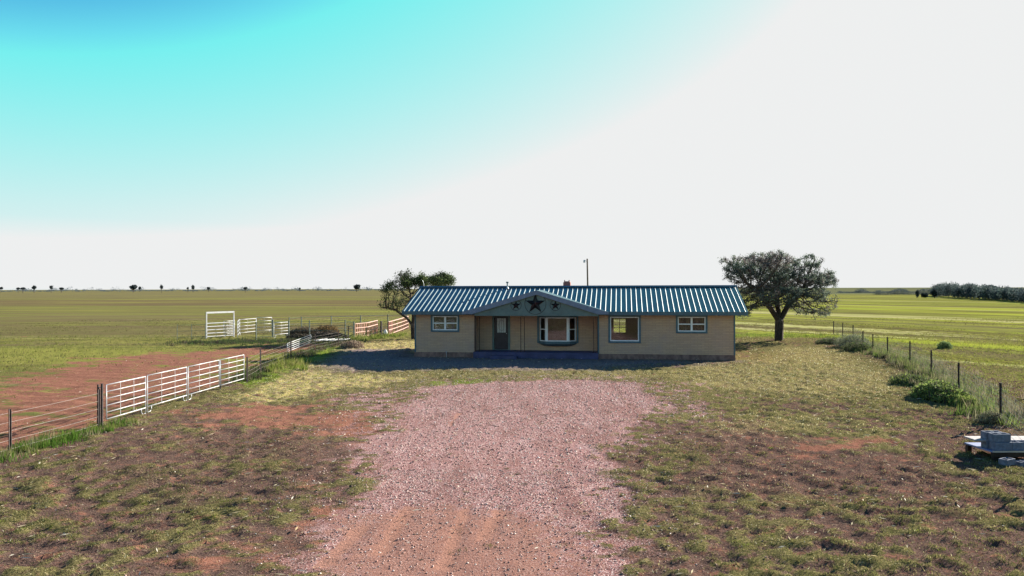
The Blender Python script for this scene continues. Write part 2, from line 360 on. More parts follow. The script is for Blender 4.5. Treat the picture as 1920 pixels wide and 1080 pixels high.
def ground_mat():
    m = NT('prairie_soil_and_turf'); p = m.pos()
    def lay(nm):
        a = m.n('ShaderNodeVertexColor'); a.layer_name = nm; s_ = m.n('ShaderNodeSeparateColor'); m.l(a.outputs[0], s_.inputs[0]); return s_.outputs
    A = lay('ma'); B = lay('mb'); D = lay('mc')
    pf = m.mapping(p,(1,1,0))
    nf = m.noise(pf, 26, 4, .7); nm = m.noise(pf, 5.5, 4, .65); nl = m.noise(pf, .8, 5, .6); nh = m.noise(pf, 95, 2, .6); ns = m.noise(m.mapping(p,(1,2.2,0),loc=(5,3,0)), 9, 4, .7)
    MD = lay('md'); soil = m.mix(m.ramp(nm,.3,.7), (.19,.082,.055), (.33,.155,.105)); soil = m.mix(m.ramp(nf,.35,.75), soil, (.38,.21,.155))
    dead = m.mix(m.ramp(nf,.3,.7), (.055,.036,.030), (.215,.15,.125)); dead = m.mix(m.ramp(ns,.56,.70), dead, (.36,.27,.19)); dead = m.mix(m.math('MULTIPLY',m.ramp(nm,.52,.64),.6), dead, (.24,.12,.085))  # darkest thatch tone stands in for shade in the turf
    olive = m.mix(m.ramp(nf,.3,.7), (.07,.072,.03), (.25,.23,.10)); olive = m.mix(m.ramp(ns,.55,.68), olive, (.50,.45,.24))
    straw = m.mix(m.ramp(nf,.28,.72), (.27,.22,.075), (.66,.57,.27)); straw = m.mix(m.ramp(nm,.47,.6), straw, (.32,.34,.07)); straw = m.mix(m.math('MULTIPLY',m.ramp(m.noise(m.mapping(pf,(.6,1.2,0)),2.2,6,.7),.49,.57),.85), straw, (.20,.14,.10)); straw = m.mix(m.ramp(ns,.55,.66), straw, (.62,.54,.36))
    sy_ = m.n('ShaderNodeSeparateXYZ'); m.l(p, sy_.inputs[0]); SEPY = sy_.outputs[1]
    # yard: patches of the three
    fa = m.math('ADD', m.math('ADD', m.math('MULTIPLY',nl,.75), m.math('MULTIPLY',ns,.35)), m.math('MULTIPLY',A[2],-.28))
    fa = m.math('SUBTRACT', fa, m.math('MULTIPLY', m.math('SUBTRACT',MD[1],.5), .22)); fa = m.math('SUBTRACT', fa, m.math('MULTIPLY', m.ramp(SEPY,20,36), .10)); yard = m.mix(m.ramp(fa,.47,.60), olive, dead)
    fb_ = m.math('ADD', nm, m.math('MULTIPLY',B[1],.5)); yard = m.mix(m.math('MULTIPLY',m.ramp(fb_,.62,.82),B[1]), yard, dead)
    so_ = m.math('ADD', m.noise(pf,1.7,5,.65), m.math('MULTIPLY',ns,.3)); yard = m.mix(m.math('MULTIPLY',m.ramp(so_,.74,.82),.8), yard, soil)
    yard = m.mix(m.ramp(m.math('ADD',m.math('MULTIPLY',nf,.5),A[2]),.62,.95), yard, straw)
    yard = m.mix(m.ramp(m.math('ADD',m.math('MULTIPLY',nf,.6),B[0]),.72,1.0), yard, (.17,.24,.04))
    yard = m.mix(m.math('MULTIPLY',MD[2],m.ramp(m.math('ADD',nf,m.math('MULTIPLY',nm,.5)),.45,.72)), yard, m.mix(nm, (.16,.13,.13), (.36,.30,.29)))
    # left field
    rl = m.noise(m.mapping(p,(.012,.12,0),rot=(0,0,.06)), 1.0, 5, .6); rl2 = m.noise(m.mapping(p,(.05,1.6,0),rot=(0,0,.04)), 1.0, 4, .7)
    sepp = m.n('ShaderNodeSeparateXYZ'); m.l(p, sepp.inputs[0])
    fl = m.mix(m.ramp(rl2,.3,.7), (.095,.105,.028), (.22,.225,.062)); fl = m.mix(m.math('MULTIPLY',m.ramp(nl,.45,.62),.5), fl, (.15,.20,.045))
    fl = m.mix(m.ramp(rl,.52,.60), fl, (.13,.105,.065)); fl = m.mix(m.math('MULTIPLY',m.ramp(m.noise(m.mapping(p,(.01,.35,0),loc=(3,9,0)),1,4,.6),.60,.66),.7), fl, (.34,.32,.18))
    yy = m.math('ADD', sepp.outputs[1], m.math('MULTIPLY', sepp.outputs[0], .18))
    band = m.math('MULTIPLY', m.ramp(yy,165,180), m.math('SUBTRACT',1.0,m.ramp(yy,250,262))); fl = m.mix(m.math('MULTIPLY',band,.75), fl, (.125,.085,.06))
    fl = m.mix(m.math('MULTIPLY',m.ramp(m.noise(m.mapping(p,(.02,.5,0),loc=(1,4,0)),1,5,.7),.46,.58),.55), fl, (.10,.085,.035)); fl = m.mix(m.math('MULTIPLY',m.ramp(yy,240,420),.6), fl, (.14,.12,.085)); fl = m.mix(m.math('MULTIPLY',m.ramp(yy,700,2500),.6), fl, (.12,.14,.09)); b3 = m.noise(m.mapping(p,(.004,.022,0),rot=(0,0,.05),loc=(2,7,0)),1,6,.7); fl = m.mix(m.math('MULTIPLY',m.ramp(b3,.50,.57),.6), fl, (.105,.085,.05)); b4 = m.noise(m.mapping(p,(.008,.05,0),rot=(0,0,.03),loc=(9,1,0)),1,6,.7); fl = m.mix(m.math('MULTIPLY',m.ramp(b4,.52,.60),.6), fl, (.24,.26,.05)); fl = m.mix(1.0, fl, (1.0,1.02,.78), 'MULTIPLY'); fl = m.mix(1.0, fl, (.05,.045,.035), 'ADD')  # far tones greyed with distance to carry haze
    # right field: rows run towards the upper left of the picture
    rr = m.mapping(p,(1,1,0),rot=(0,0,math.radians(-30.5)))        # x' across rows
    r1 = m.noise(m.mapping(rr,(.22,.012,0)), 1.0, 5, .65); r2 = m.noise(m.mapping(rr,(1.3,.05,0),loc=(2,0,0)), 1.0, 4, .7); r3 = m.noise(m.mapping(rr,(.07,.01,0),loc=(7,1,0)), 1.0, 3, .5)
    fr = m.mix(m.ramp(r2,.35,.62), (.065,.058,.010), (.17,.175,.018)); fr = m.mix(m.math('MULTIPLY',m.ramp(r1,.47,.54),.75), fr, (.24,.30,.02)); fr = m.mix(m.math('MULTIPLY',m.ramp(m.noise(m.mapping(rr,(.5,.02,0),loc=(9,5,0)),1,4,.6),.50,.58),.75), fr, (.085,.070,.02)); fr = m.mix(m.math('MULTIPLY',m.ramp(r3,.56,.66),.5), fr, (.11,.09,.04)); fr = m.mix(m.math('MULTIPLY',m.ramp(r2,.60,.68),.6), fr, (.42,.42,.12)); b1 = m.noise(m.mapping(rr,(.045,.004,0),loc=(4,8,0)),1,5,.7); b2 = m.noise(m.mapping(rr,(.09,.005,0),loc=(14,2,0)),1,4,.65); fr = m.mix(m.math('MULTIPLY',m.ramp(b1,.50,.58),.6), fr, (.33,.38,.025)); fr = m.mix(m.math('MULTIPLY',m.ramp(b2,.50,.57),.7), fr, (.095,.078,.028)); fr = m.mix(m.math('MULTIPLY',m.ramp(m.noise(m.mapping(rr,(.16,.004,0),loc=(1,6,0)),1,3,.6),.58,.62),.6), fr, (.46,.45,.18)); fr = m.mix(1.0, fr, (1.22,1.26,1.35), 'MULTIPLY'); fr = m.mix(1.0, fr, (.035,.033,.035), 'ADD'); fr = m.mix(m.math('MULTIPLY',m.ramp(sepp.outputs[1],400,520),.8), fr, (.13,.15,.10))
    fr = m.mix(m.math('MULTIPLY',m.ramp(nf,.45,.75),.35), fr, (.08,.08,.02))
    fl = m.mix(m.math('MULTIPLY',m.ramp(nf,.45,.75),.35), fl, (.07,.075,.02))
    c = m.mix(D[0], yard, fl); c = m.mix(D[1], c, fr)
    c = m.mix(m.math('MULTIPLY',D[2],m.ramp(nm,.3,.6)), c, m.mix(m.ramp(ns,.5,.7), (.12,.07,.06), (.42,.36,.30)))
    # green crop shows in drifts through the bare red field
    bf = m.math('ADD', m.math('MULTIPLY',B[2],.95), m.math('MULTIPLY',m.math('SUBTRACT',m.noise(m.mapping(p,(.45,1.0,0)),1.0,8,.68),.5),3.6))
    c = m.mix(m.ramp(bf,.45,.80), c, soil)
    # gravel
    vo = m.n('ShaderNodeTexVoronoi'); m.l(pf, vo.inputs['Vector']); vo.inputs['Scale'].default_value = 60
    vh = m.n('ShaderNodeSeparateColor'); m.l(vo.outputs['Color'], vh.inputs[0])
    gr = m.mix(m.ramp(vh.outputs[0],.1,.9), (.19,.092,.086), (.53,.325,.31)); gr = m.mix(m.ramp(vh.outputs[1],.84,.93), gr, (.85,.74,.70)); gr = m.mix(m.math('MULTIPLY',m.ramp(nm,.5,.75),.6), gr, (.30,.16,.13)); gr = m.mix(m.math('MULTIPLY',m.ramp(m.noise(m.mapping(p,(1.3,.22,0)),1,5,.65),.46,.62),.55), gr, (.26,.14,.12)); gr = m.mix(m.math('MULTIPLY',m.ramp(m.noise(m.mapping(p,(1.1,.5,0),loc=(3,3,0)),1,5,.7),.55,.66),.4), gr, (.56,.42,.42))
    gm = m.ramp(m.math('ADD',A[0],m.math('SUBTRACT',m.math('MULTIPLY',m.math('SUBTRACT',nf,.5),.9),m.math('MULTIPLY',m.math('SUBTRACT',MD[1],.3),.35))),.34,.60)
    c = m.mix(gm, c, gr)
    bm = m.math('MULTIPLY', m.ramp(m.math('ADD',A[1],m.math('MULTIPLY',m.math('SUBTRACT',nm,.5),1.2)),.40,.85), .75)
    c = m.mix(bm, c, m.mix(m.ramp(nh,.5,.68), soil, (.55,.40,.35)))
    tr = m.mix(m.ramp(nf,.3,.7), (.36,.19,.14), (.50,.29,.22)); c = m.mix(m.math('MULTIPLY',m.ramp(m.math('ADD',MD[0],m.math('MULTIPLY',m.math('SUBTRACT',nf,.5),.8)),.22,.75),.8), c, tr)
    c = m.mix(1.0, c, (.74,.69,.68), 'MULTIPLY')
    m.set(c, 1.0, 0, 0.0)
    hgt = m.math('ADD', m.math('MULTIPLY',nf,.6), m.math('ADD', m.math('MULTIPLY',ns,.7), m.math('MULTIPLY',nh,.25)))
    m.bump(hgt, .9, .05); return m.mat
ma = np.stack([mk['drive'],mk['barebot'],mk['straw']],1); mb = np.stack([lush,mk['dark'],np.maximum.reduce([mk['bare1'],mk['bare2'],mk['bare3']*.75,mk['redfield']*mk['left'],mk['pathL']])],1)
mc = np.stack([mk['left'],mk['right'],mk['scrubR']],1); md = np.stack([mk['track'],clump(x,y),mk['shadeDirt']],1)
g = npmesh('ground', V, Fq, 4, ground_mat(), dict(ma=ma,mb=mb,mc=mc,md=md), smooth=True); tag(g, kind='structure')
def gz(px_, py_): return float(gheight(np.array([px_]),np.array([py_]))[0])
# ------------------------------------------------------------------ blades and tufts
def blades(name, x, y, z, h, wd, col, lean=.5, parent=None, kind='stuff', label=None, cat=None, seg=False):
    n = len(x); a = rng.random(n)*2*np.pi; la = rng.random(n)*2*np.pi; ln = lean*rng.random(n)*h
    dx = np.cos(a)*wd/2; dy = np.sin(a)*wd/2
    V = np.empty((n,3,3),np.float32)
    V[:,0] = np.stack([x-dx,y-dy,z-.01],1); V[:,1] = np.stack([x+dx,y+dy,z-.01],1)
    V[:,2] = np.stack([x+np.cos(la)*ln,y+np.sin(la)*ln,z+h*np.sqrt(np.maximum(.1,1-lean*lean*.5))],1)
    cc = np.repeat(col[:,None,:]*.62,3,1).reshape(-1,3)
    o = npmesh(name, V.reshape(-1,3), np.arange(3*n).reshape(-1,3), 3, M['blade'], dict(col=cc), parent)
    return tag(o, label, cat, None, kind) if kind or label else o
def jitter(base, n, v=.35):
    base = np.array(base); k = 1+v*(rng.random((n,1))*2-1); h = 1+.18*(rng.random((n,3))*2-1); return np.clip(base*k*h,.005,.9)
def frustum(n, y0, y1, xr=None, power=1.0):
    y = y0+(y1-y0)*rng.random(n)**power; hw = y*.72+.6; x = (rng.random(n)*2-1)*hw; return x,y
PAL = np.array([(.125,.14,.048),(.24,.225,.085),(.48,.42,.19),(.85,.75,.46),(.17,.10,.08),(.06,.038,.03),(.26,.32,.05)])  # darkest entry puts shade into the thatch colour
def cover(n, y0, y1, hmul, wmul, power=1.0):
    x,y = frustum(n,y0,y1,power=power); mk = masks(x,y); pn = fbm(x,y,.9,4); pd = fbm(x+30,y+10,2.4,3); pg = fbm(x-20,y+60,.55,3)
    dens = np.clip(clump(x,y)*.6+.34,0,1)
    dens *= (1-.985*np.clip(mk['drive']*1.15,0,1))*(1-.93*mk['bare'])*(1-mk['track'])
    dens *= (1-.8*mk['shadeDirt']); dens *= np.where(mk['redfield']*mk['left']>.5,.25,1)*(1+.5*mk['straw'])
    inh = (x>-6.4)&(x<13.4)&(y>42)&(y<54); dens = np.where(inh,0,dens)
    keep = rng.random(n) < dens; x,y,pn,pg = x[keep],y[keep],pn[keep],pg[keep]; mk = {k:v[keep] for k,v in mk.items()}; n = len(x)
    u = rng.random(n); cl = clump(x,y); green = sstep(pg+.25*(pn-.5)-.26*mk['dark']+.1*mk['straw']+.3*mk['midgreen']+.25*mk['greenR']+.12*(cl-.5),.42,.62)
    idx = np.where(u<green*.55, 0, np.where(u<green*.80, 1, np.where(u<.55+green*.3, 5, np.where(u<.86,4, np.where(u<.955,2,3)))))
    st = rng.random(n) < mk['straw']*.75; idx = np.where(st, np.where(rng.random(n)<.5,2,3), idx)
    lf = (mk['left']+mk['right'])>.5; idx = np.where(lf, np.where(rng.random(n)<.6,6,1), idx)
    col = PAL[idx]*(1+.35*(rng.random((n,1))*2-1)); z = gheight(x,y,mk)
    h = hmul*(.5+rng.random(n))*np.where(idx<2,1.25,1)*np.where(lf,1.5,1)*np.where(idx>=4,.6,1); return x,y,z,h,np.full(n,wmul),np.clip(col,.01,.8)
parts_ = [cover(210000,9.5,20,.045,.011,.8), cover(150000,20,40,.06,.022,.7), cover(60000,38,66,.09,.04,.8)]
args_ = [np.concatenate([p[k] for p in parts_]) for k in range(6)]
blades('short_grass', *args_, lean=1.1)
# tufts
def tufts(name, cx, cy, nb, rad, h, wd, cols, lean=.8, **kw):
    k = len(cx); n = k*nb; s = np.repeat(np.arange(k),nb); a = rng.random(n)*2*np.pi; r = np.sqrt(rng.random(n))
    rad = np.broadcast_to(rad,(k,))[s]; hh = np.broadcast_to(h,(k,))[s]
    x = cx[s]+np.cos(a)*r*rad; y = cy[s]+np.sin(a)*r*rad; z = gheight(x,y); col = cols[s]*(1+.4*(rng.random((n,1))*2-1))
    return blades(name, x,y,z, hh*(.5+.7*rng.random(n))*(1-.4*r), np.full(n,wd), np.clip(col,.01,.8), lean, **kw)
n = 9000; cx,cy = frustum(n,9.8,36,power=.9); mk = masks(cx,cy); pg = fbm(cx-20,cy+60,.55,3)
dn = sstep(pg+.3*(clump(cx,cy)-.5)+.2*mk['greenR'],.44,.62)*(1-.96*sstep(mk['drive'],.1,.9))*(1-.9*mk['bare'])+.03; dn = np.where((mk['left']>.5),dn*.2,dn)+.012*(mk['drive']>.3); kp = rng.random(n)<dn; cx,cy = cx[kp],cy[kp]; k = len(cx)
cols = PAL[rng.choice([0,1,6,4,2],k,p=[.42,.28,.1,.12,.08])]
tufts('grass_tufts', cx, cy, 26, .05+.12*rng.random(k), .05+.06*rng.random(k), .014, cols, lean=1.3)
n = 9000; lx_,ly_ = frustum(n,9.6,46,power=.8); mk = masks(lx_,ly_); kp = rng.random(n) < np.clip((.35+.65*fbm(lx_,ly_,.7,3))*(1-.8*mk['drive'])*(1-.8*mk['left'])*(1-.8*mk['right'])*((fbm(lx_,ly_,.9,3)>.45)*1.0),0,1); lx_,ly_ = lx_[kp],ly_[kp]; n = len(lx_)
a_ = rng.random(n)*6.28; L_ = .03+.09*rng.random(n)**2; zz_ = gheight(lx_,ly_)+.02+.025*rng.random(n); ca,sa = np.cos(a_)*L_,np.sin(a_)*L_; wv = .006+.012*rng.random(n)
V_ = np.stack([np.stack([lx_-ca,ly_-sa,zz_],1),np.stack([lx_-sa/L_*wv,ly_+ca/L_*wv,zz_+.012],1),np.stack([lx_+ca,ly_+sa,zz_+.02*rng.random(n)],1),np.stack([lx_+sa/L_*wv,ly_-ca/L_*wv,zz_],1)],1).reshape(-1,3)
lc_ = np.repeat(np.array([(.55,.48,.32),(.42,.34,.2),(.62,.58,.48)])[rng.integers(0,3,n)]*(.7+.5*rng.random((n,1))),4,0)
tag(npmesh('dry_litter', V_, np.arange(4*n).reshape(-1,4), 4, M['blade'], dict(col=lc_)), kind='stuff')
# crop rows in the two fields
def crop(n, xr, yr, sel, name, colpal, h, wd):
    x = xr[0]+(xr[1]-xr[0])*rng.random(n); y = yr[0]+(yr[1]-yr[0])*rng.random(n)**.85; mk = masks(x,y)
    d = mk[sel]*(1-.85*mk['redfield'])*(1-.6*mk['scrubR']); tt = (x*math.cos(math.radians(30.5))+y*math.sin(math.radians(30.5))) if sel=='right' else y+.06*x; rw = sstep(fbm(tt*.9,tt*0+.03*x,.8,3),.42,.58)
    kp = rng.random(n)<d*sstep(fbm(x,y,.35,3),.36,.6)*(.1+.9*rw); x,y = x[kp],y[kp]
    col = colpal[rng.integers(0,len(colpal),len(x))]*(1+.3*(rng.random((len(x),1))*2-1))
    return blades(name, x,y,gheight(x,y), h*(.5+rng.random(len(x))), np.full(len(x),wd), col, .9)
crop(60000,(15,75),(24,100),'right','crop_rows',np.array([(.20,.23,.03),(.30,.32,.05),(.13,.14,.03),(.10,.08,.03)]),.12,.05)
crop(50000,(-60,-12),(24,100),'left','crop_rows',np.array([(.22,.24,.07),(.30,.29,.10),(.15,.16,.05),(.14,.10,.06)]),.11,.05)
# ------------------------------------------------------------------ pebbles on the drive
def pebbles(n, y0, y1, s0, s1, power):
    x = -7+14*rng.random(n); y = y0+(y1-y0)*rng.random(n)**power; mk = masks(x,y); kp = rng.random(n) < np.clip(mk['drive']*(1-.8*mk['track'])*(1-.55*mk['barebot'])+.012,0,1); x,y = x[kp],y[kp]; mk = {k:v[kp] for k,v in mk.items()}; n = len(x)
    z = gheight(x,y,mk); s = s0+(s1-s0)*rng.random(n)**2.5; base = np.array([(1,0,0),(-.5,.87,0),(-.5,-.87,0),(0,0,.8),(0,0,-.4)])
    a = rng.random(n)*6.28; c,sn = np.cos(a),np.sin(a); P = base[None]*(1+.5*(rng.random((n,5,3))-.5)); st = .7+.6*rng.random((n,1)); 
    px_ = P[...,0]*c[:,None]-P[...,1]*sn[:,None]*st; py_ = P[...,0]*sn[:,None]+P[...,1]*c[:,None]*st
    Vv = np.stack([px_*s[:,None]+x[:,None], py_*s[:,None]+y[:,None], P[...,2]*s[:,None]+z[:,None]+s[:,None]*.15],-1)
    Fb = np.array([(0,1,3),(1,2,3),(2,0,3),(1,0,4),(2,1,4),(0,2,4)]); Ff = (np.arange(n)*5)[:,None,None]+Fb[None]
    pal = np.array([(.48,.31,.27),(.34,.18,.15),(.66,.52,.47),(.90,.80,.75),(.22,.15,.14)]); col = pal[rng.choice(5,n,p=[.36,.28,.2,.06,.10])]*(1+.2*(rng.random((n,1))*2-1))
    return Vv.reshape(-1,3), Ff.reshape(-1,3), np.repeat(np.clip(col,0,.9),5,0)
sm_ = NT('gravel_stone'); a_ = sm_.n('ShaderNodeVertexColor'); a_.layer_name='col'; sm_.set(a_.outputs[0],.75,0,.35)
VV,FF,CC = [],[],[]; off = 0
for ar in ((42000,9.5,17,.006,.024,.8),(45000,17,36,.010,.034,.8)):
    a,b,c = pebbles(*ar); VV.append(a); FF.append(b+off); CC.append(c*.66); off += len(a)
tag(npmesh('gravel', np.concatenate(VV), np.concatenate(FF), 3, sm_.mat, dict(col=np.concatenate(CC))), kind='stuff')
# ------------------------------------------------------------------ house
def house():
    hs = empty('ranch_house', (HX,HY,0), -TH, 'long tan brick ranch house with ribbed blue green metal roof and star decorated porch gable', 'house')
    W = 19.1; DP = 7.0; EZ = 2.66
    PX0 = Fh(889,650,0)[0]; PX1 = Fh(1121,650,0)[0]; PY = 1.35; PB = PY; PZ = .36
    def wall_with(openings, x0, x1, z0, z1, ya, yb, mb):
        """solid wall in xz with rectangular holes"""
        xs = sorted({x0,x1,*[o[0] for o in openings],*[o[1] for o in openings]})
        for a,b in zip(xs,xs[1:]):
            hs_ = sorted([(o[2],o[3]) for o in openings if o[0]<=a+1e-6 and o[1]>=b-1e-6]); zc = z0
            for h0,h1 in hs_:
                if h0>zc: mb.box(a,b,ya,yb,zc,h0)
                zc = h1
            if zc<z1: mb.box(a,b,ya,yb,zc,z1)
    def rect(px0,py0,px1,py1,yl):
        x0,z1 = Fh(px0,py0,yl); x1,z0 = Fh(px1,py1,yl); return (x0,x1,z0,z1)
    # outer parts of openings (white frame rectangles)
    wL = rect(811,592.7,857.8,619.3,0); wB = rect(1143.8,594,1197.8,640,0); wR = rect(1270.7,594,1322.7,621.8,0)
    bay = rect(1012.6,595.2,1077,640.4,PB-.35); dr = rect(926.7,593,952.6,653.5,PB); 
    dr = (dr[0],dr[1],PZ+.03,2.46)
    bayo = rect(1011,594,1079,641,PB); bayo = (bayo[0],bayo[1],bayo[2],2.44)
    FZ = .30
    T = .2
    mb = MB(); wall_with([wL],0,PX0,FZ,EZ,0,T,mb); mb.build('front_wall', M['brick'], hs)
    mb = MB(); wall_with([wB,wR],PX1,W,FZ,EZ,0,T,mb); mb.build('front_wall', M['brick'], hs)
    mb = MB(); wall_with([dr,bayo],PX0,PX1,PZ,EZ,PB,PB+T,mb); mb.box(PX0-T,PX0,T,PB+T,PZ,EZ); mb.box(PX1,PX1+T,T,PB+T,PZ,EZ); mb.build('porch_wall', M['brick'], hs)
    mb = MB(); mb.box(0,T,T,DP-T,FZ,EZ); mb.build('side_wall', M['brick'], hs)
    mb = MB(); mb.box(W-T,W,T,DP-T,FZ,EZ); mb.build('side_wall', M['brick'], hs)
    cxb = (wB[0]+wB[1])/2+.25; bw = (cxb-.95,cxb-.15,1.15,2.1); mb = MB(); wall_with([bw],0,W,FZ,EZ,DP-T,DP,mb); mb.build('rear_wall', M['brick'], hs)
    f = MB(); b_ = bw; f.box(b_[0],b_[1],DP-T+.05,DP-T+.09,1.5,1.54); f.box((b_[0]+b_[1])/2-.02,(b_[0]+b_[1])/2+.02,DP-T+.05,DP-T+.09,b_[2],b_[3]); f.build('rear_window_frame', M['whiteframe'], hs)
    mb = MB(); mb.box(T,W-T,PB+T+.02,DP-T,.02,.34); mb.box(T,PX0-T,T,PB+T,.02,.34); mb.box(PX1+T,W-T,T,PB+T,.02,.34); mb.build('interior_floor', M['interior'], hs)
    mb = MB(); mb.box(T,PX0-T-.01,T,DP-T,2.55,2.6); mb.box(PX1+T,W-T,T,DP-T,2.55,2.6); mb.box(PX0-T,PX1+T,PB+T,DP-T,2.55,2.6); mb.build('interior_ceiling', M['interior'], hs)
    mb = MB(); mb.box(PX0-.1,PX0,PB+T,DP-T,.34,2.55); mb.build('interior_wall', M['interior'], hs); mb = MB(); mb.box(PX1+.1,PX1+.2,PB+T+.01,DP-T,.34,2.55); mb.build('interior_wall', M['interior'], hs); mb = MB(); mb.box(wR[0]-1.2,wR[0]-1.1,T,DP-T,.34,2.55); mb.build('interior_wall', M['interior'], hs)
    mb = MB(); e=.03; mb.box(-e,PX0,-e,T-.005,-.25,FZ); mb.box(PX1,W+e,-e,T-.005,-.25,FZ); mb.box(-e,T,T,DP+e,-.25,FZ); mb.box(W-T,W+e,T,DP+e,-.25,FZ); mb.box(T,W-T,DP-T,DP+e,-.25,FZ); mb.build('foundation', M['found'], hs)
    # corner boards
    for a in (-.02,W-.07,PX1-.02):
        mb = MB(); mb.box(a,a+.09,-.022,.05 if a==PX1-.02 else .07,FZ,EZ)
        if a==W-.07: mb.box(W-.01,W+.022,.07,.16,FZ,EZ)
        mb.build('corner_board', M['teal'], hs)
    # porch floor slab and step
    mb = MB(); mb.box(PX0-.02,PX1+.02,-.25,PB-.002,-.2,PZ); mb.build('porch_floor', M['porchfloor'], hs, bevel=.015)
    xs0 = Fh(922,660,-.6)[0]; mb = MB(); mb.box(xs0-.1,xs0+1.5,-.75,-.252,-.2,.17); mb.build('porch_step', M['porchfloor'], hs, bevel=.015)
    # windows
    def window(r, kind, yl=0, name='window'):
        x0,x1,z0,z1 = r; tw = .11
        wn = MB(); wn.box(x0-tw,x0,yl-.035,yl+.05,z0-tw,z1+.09); wn.box(x1,x1+tw,yl-.035,yl+.05,z0-tw,z1+.09); wn.box(x0,x1,yl-.034,yl+.05,z1,z1+.09); wn.box(x0,x1,yl-.05,yl+.05,z0-tw,z0)
        wn = wn.build(name, M['teal'], hs)
        f = MB(); t = .055; f.box(x0,x0+t,yl+.0,yl+.09,z0,z1); f.box(x1-t,x1,yl+.0,yl+.09,z0,z1); f.box(x0+t,x1-t,yl+.002,yl+.088,z0,z0+t); f.box(x0+t,x1-t,yl+.002,yl+.088,z1-t,z1)
        if kind=='double':
            c = (x0+x1)/2; f.box(c-.055,c+.055,yl-.004,yl+.09,z0+t,z1-t); zc = z0+(z1-z0)*.50
            f.box(x0+t,c-.055,yl+.01,yl+.085,zc-.03,zc+.03); f.box(c+.055,x1-t,yl+.01,yl+.085,zc-.03,zc+.03)
        f.build('frame', M['whiteframe'], wn)
        p = MB(); p.box(x0+t*.5,x1-t*.5,yl+.045,yl+.055,z0+t*.5,z1-t*.5); p.build('pane', M['glass'], wn)
        return wn
    wn = window(wL,'double')
    cu = MB(); vs_=[]
    for q in range(41):
        xx = wL[0]+(wL[1]-wL[0])*q/40; yy = .24+.02*math.sin(q*1.9); vs_ += [(xx,yy,wL[2]-.05),(xx,yy,wL[3]+.02)]
    cu.add(vs_, [(2*q,2*q+2,2*q+3,2*q+1) for q in range(40)])
    cu.build('curtain', M['curtain'], wn)
    window(wB,'single'); wn = window(wR,'double')
    cu = MB(); vs_=[]
    for q in range(41): 
        xx = wR[0]+(wR[1]-wR[0])*q/40; vs_ += [(xx,.24+.02*math.sin(q*1.7),wR[2]-.05),(xx,.24+.02*math.sin(q*1.7),wR[3]+.02)]
    cu.add(vs_, [(2*q,2*q+2,2*q+3,2*q+1) for q in range(40)]); cu.build('curtain', M['blind'], wn)
    # bay window: slightly projecting box with angled sides
    x0,x1,z0,z1 = bay; ang = .42; yb = PB; yf = PB-.38; dxs = (Fh(1023.0,620,yf)[0]-x0); xa,xb = x0+dxs, x1-dxs
    X0,X1 = x0-.05,x1+.05
    bw_ = MB(); bo = MB()
    def plan(z_): return [(X0-.08,yb-.002,z_),(xa-.06,yf-.05,z_),(xb+.06,yf-.05,z_),(X1+.08,yb-.002,z_)]
    q0 = plan(z0-.16); q1 = plan(z0-.002); bo.add(q0+q1,[(3,2,1,0),(4,5,6,7),(0,1,5,4),(1,2,6,5),(2,3,7,6),(3,0,4,7)])
    # tapered underside
    q2 = [(X0+.25,yb-.002,z0-.30),(xa+.2,yf+.16,z0-.30),(xb-.2,yf+.16,z0-.30),(X1-.25,yb-.002,z0-.30)]; q3 = plan(z0-.162); bo.add(q2+q3,[(3,2,1,0),(0,1,5,4),(1,2,6,5),(2,3,7,6),(3,0,4,7)])
    q0 = plan(z1+.002); q1 = plan(z1+.14); bo.add(q0+q1,[(3,2,1,0),(4,5,6,7),(0,1,5,4),(1,2,6,5),(2,3,7,6),(3,0,4,7)])
    bo.box(X0-.17,X0-.06,yb-.05,yb-.003,z0-.12,z1+.1); bo.box(X1+.06,X1+.17,yb-.05,yb-.003,z0-.12,z1+.1)
    bay_o = bo.build('bay_window', M['teal'], hs)
    def side(ax,ay,bx,by,name='sash'):
        v = Vector((bx-ax,by-ay,0)); L = v.length; an = math.atan2(by-ay,bx-ax); m_ = Matrix.Translation((ax,ay,0)) @ Matrix.Rotation(an,4,'Z')
        return m_, L
    fr = MB(); pn = MB()
    for (ax,ay,bx,by,k) in ((X0,yb-.01,xa,yf,'s'),(xa,yf,xb,yf,'c'),(xb,yf,X1,yb-.01,'s')):
        m_,L = side(ax,ay,bx,by); fr.m = m_; pn.m = m_; t = .055 if k=='s' else .13
        fr.box(0,t,-.02,.04,z0,z1); fr.box(L-t,L,-.02,.04,z0,z1); fr.box(t,L-t,-.018,.038,z0,z0+.055); fr.box(t,L-t,-.018,.038,z1-.055,z1)
        if k=='s': zc=(z0+z1)/2; fr.box(t,L-t,-.015,.035,zc-.025,zc+.025)
        pn.box(t*.5,L-t*.5,.008,.014,z0+.02,z1-.02)
    fr.build('frame', M['whiteframe'], bay_o); pn.build('pane', M['glass'], bay_o)
    cu = MB(); n_ = 22
    for q in range(n_):
        zz = z0+.05+(z1-z0-.1)*q/n_; cu.box(xa+.14,xb-.14,PB+.02,PB+.05,zz,zz+(z1-z0-.1)/n_*.8)
    cu.build('blind', M['blind'], bay_o)
    # door
    x0,x1,z0,z1 = dr
    d = MB(); d.box(x0+.02,x1-.02,PB+.03,PB+.08,z0,z1); 
    for (a,b,u,v_) in ((.2,.8,.06,.34),): 
        w_ = x1-x0; hh = z1-z0; d.box(x0+w_*a,x0+w_*b,PB+.015,PB+.03,z0+hh*u,z0+hh*v_)
    d = d.build('front_door', M['door'], hs)
    gx0,gz1 = Fh(932,596.8,PB); gx1,gz0 = Fh(948,623.5,PB); gl = MB(); gl.box(gx0,gx1,PB+.012,PB+.032,gz0,gz1); gl = gl.build('door_glass', M['frost'], d)
    ld = MB(); 
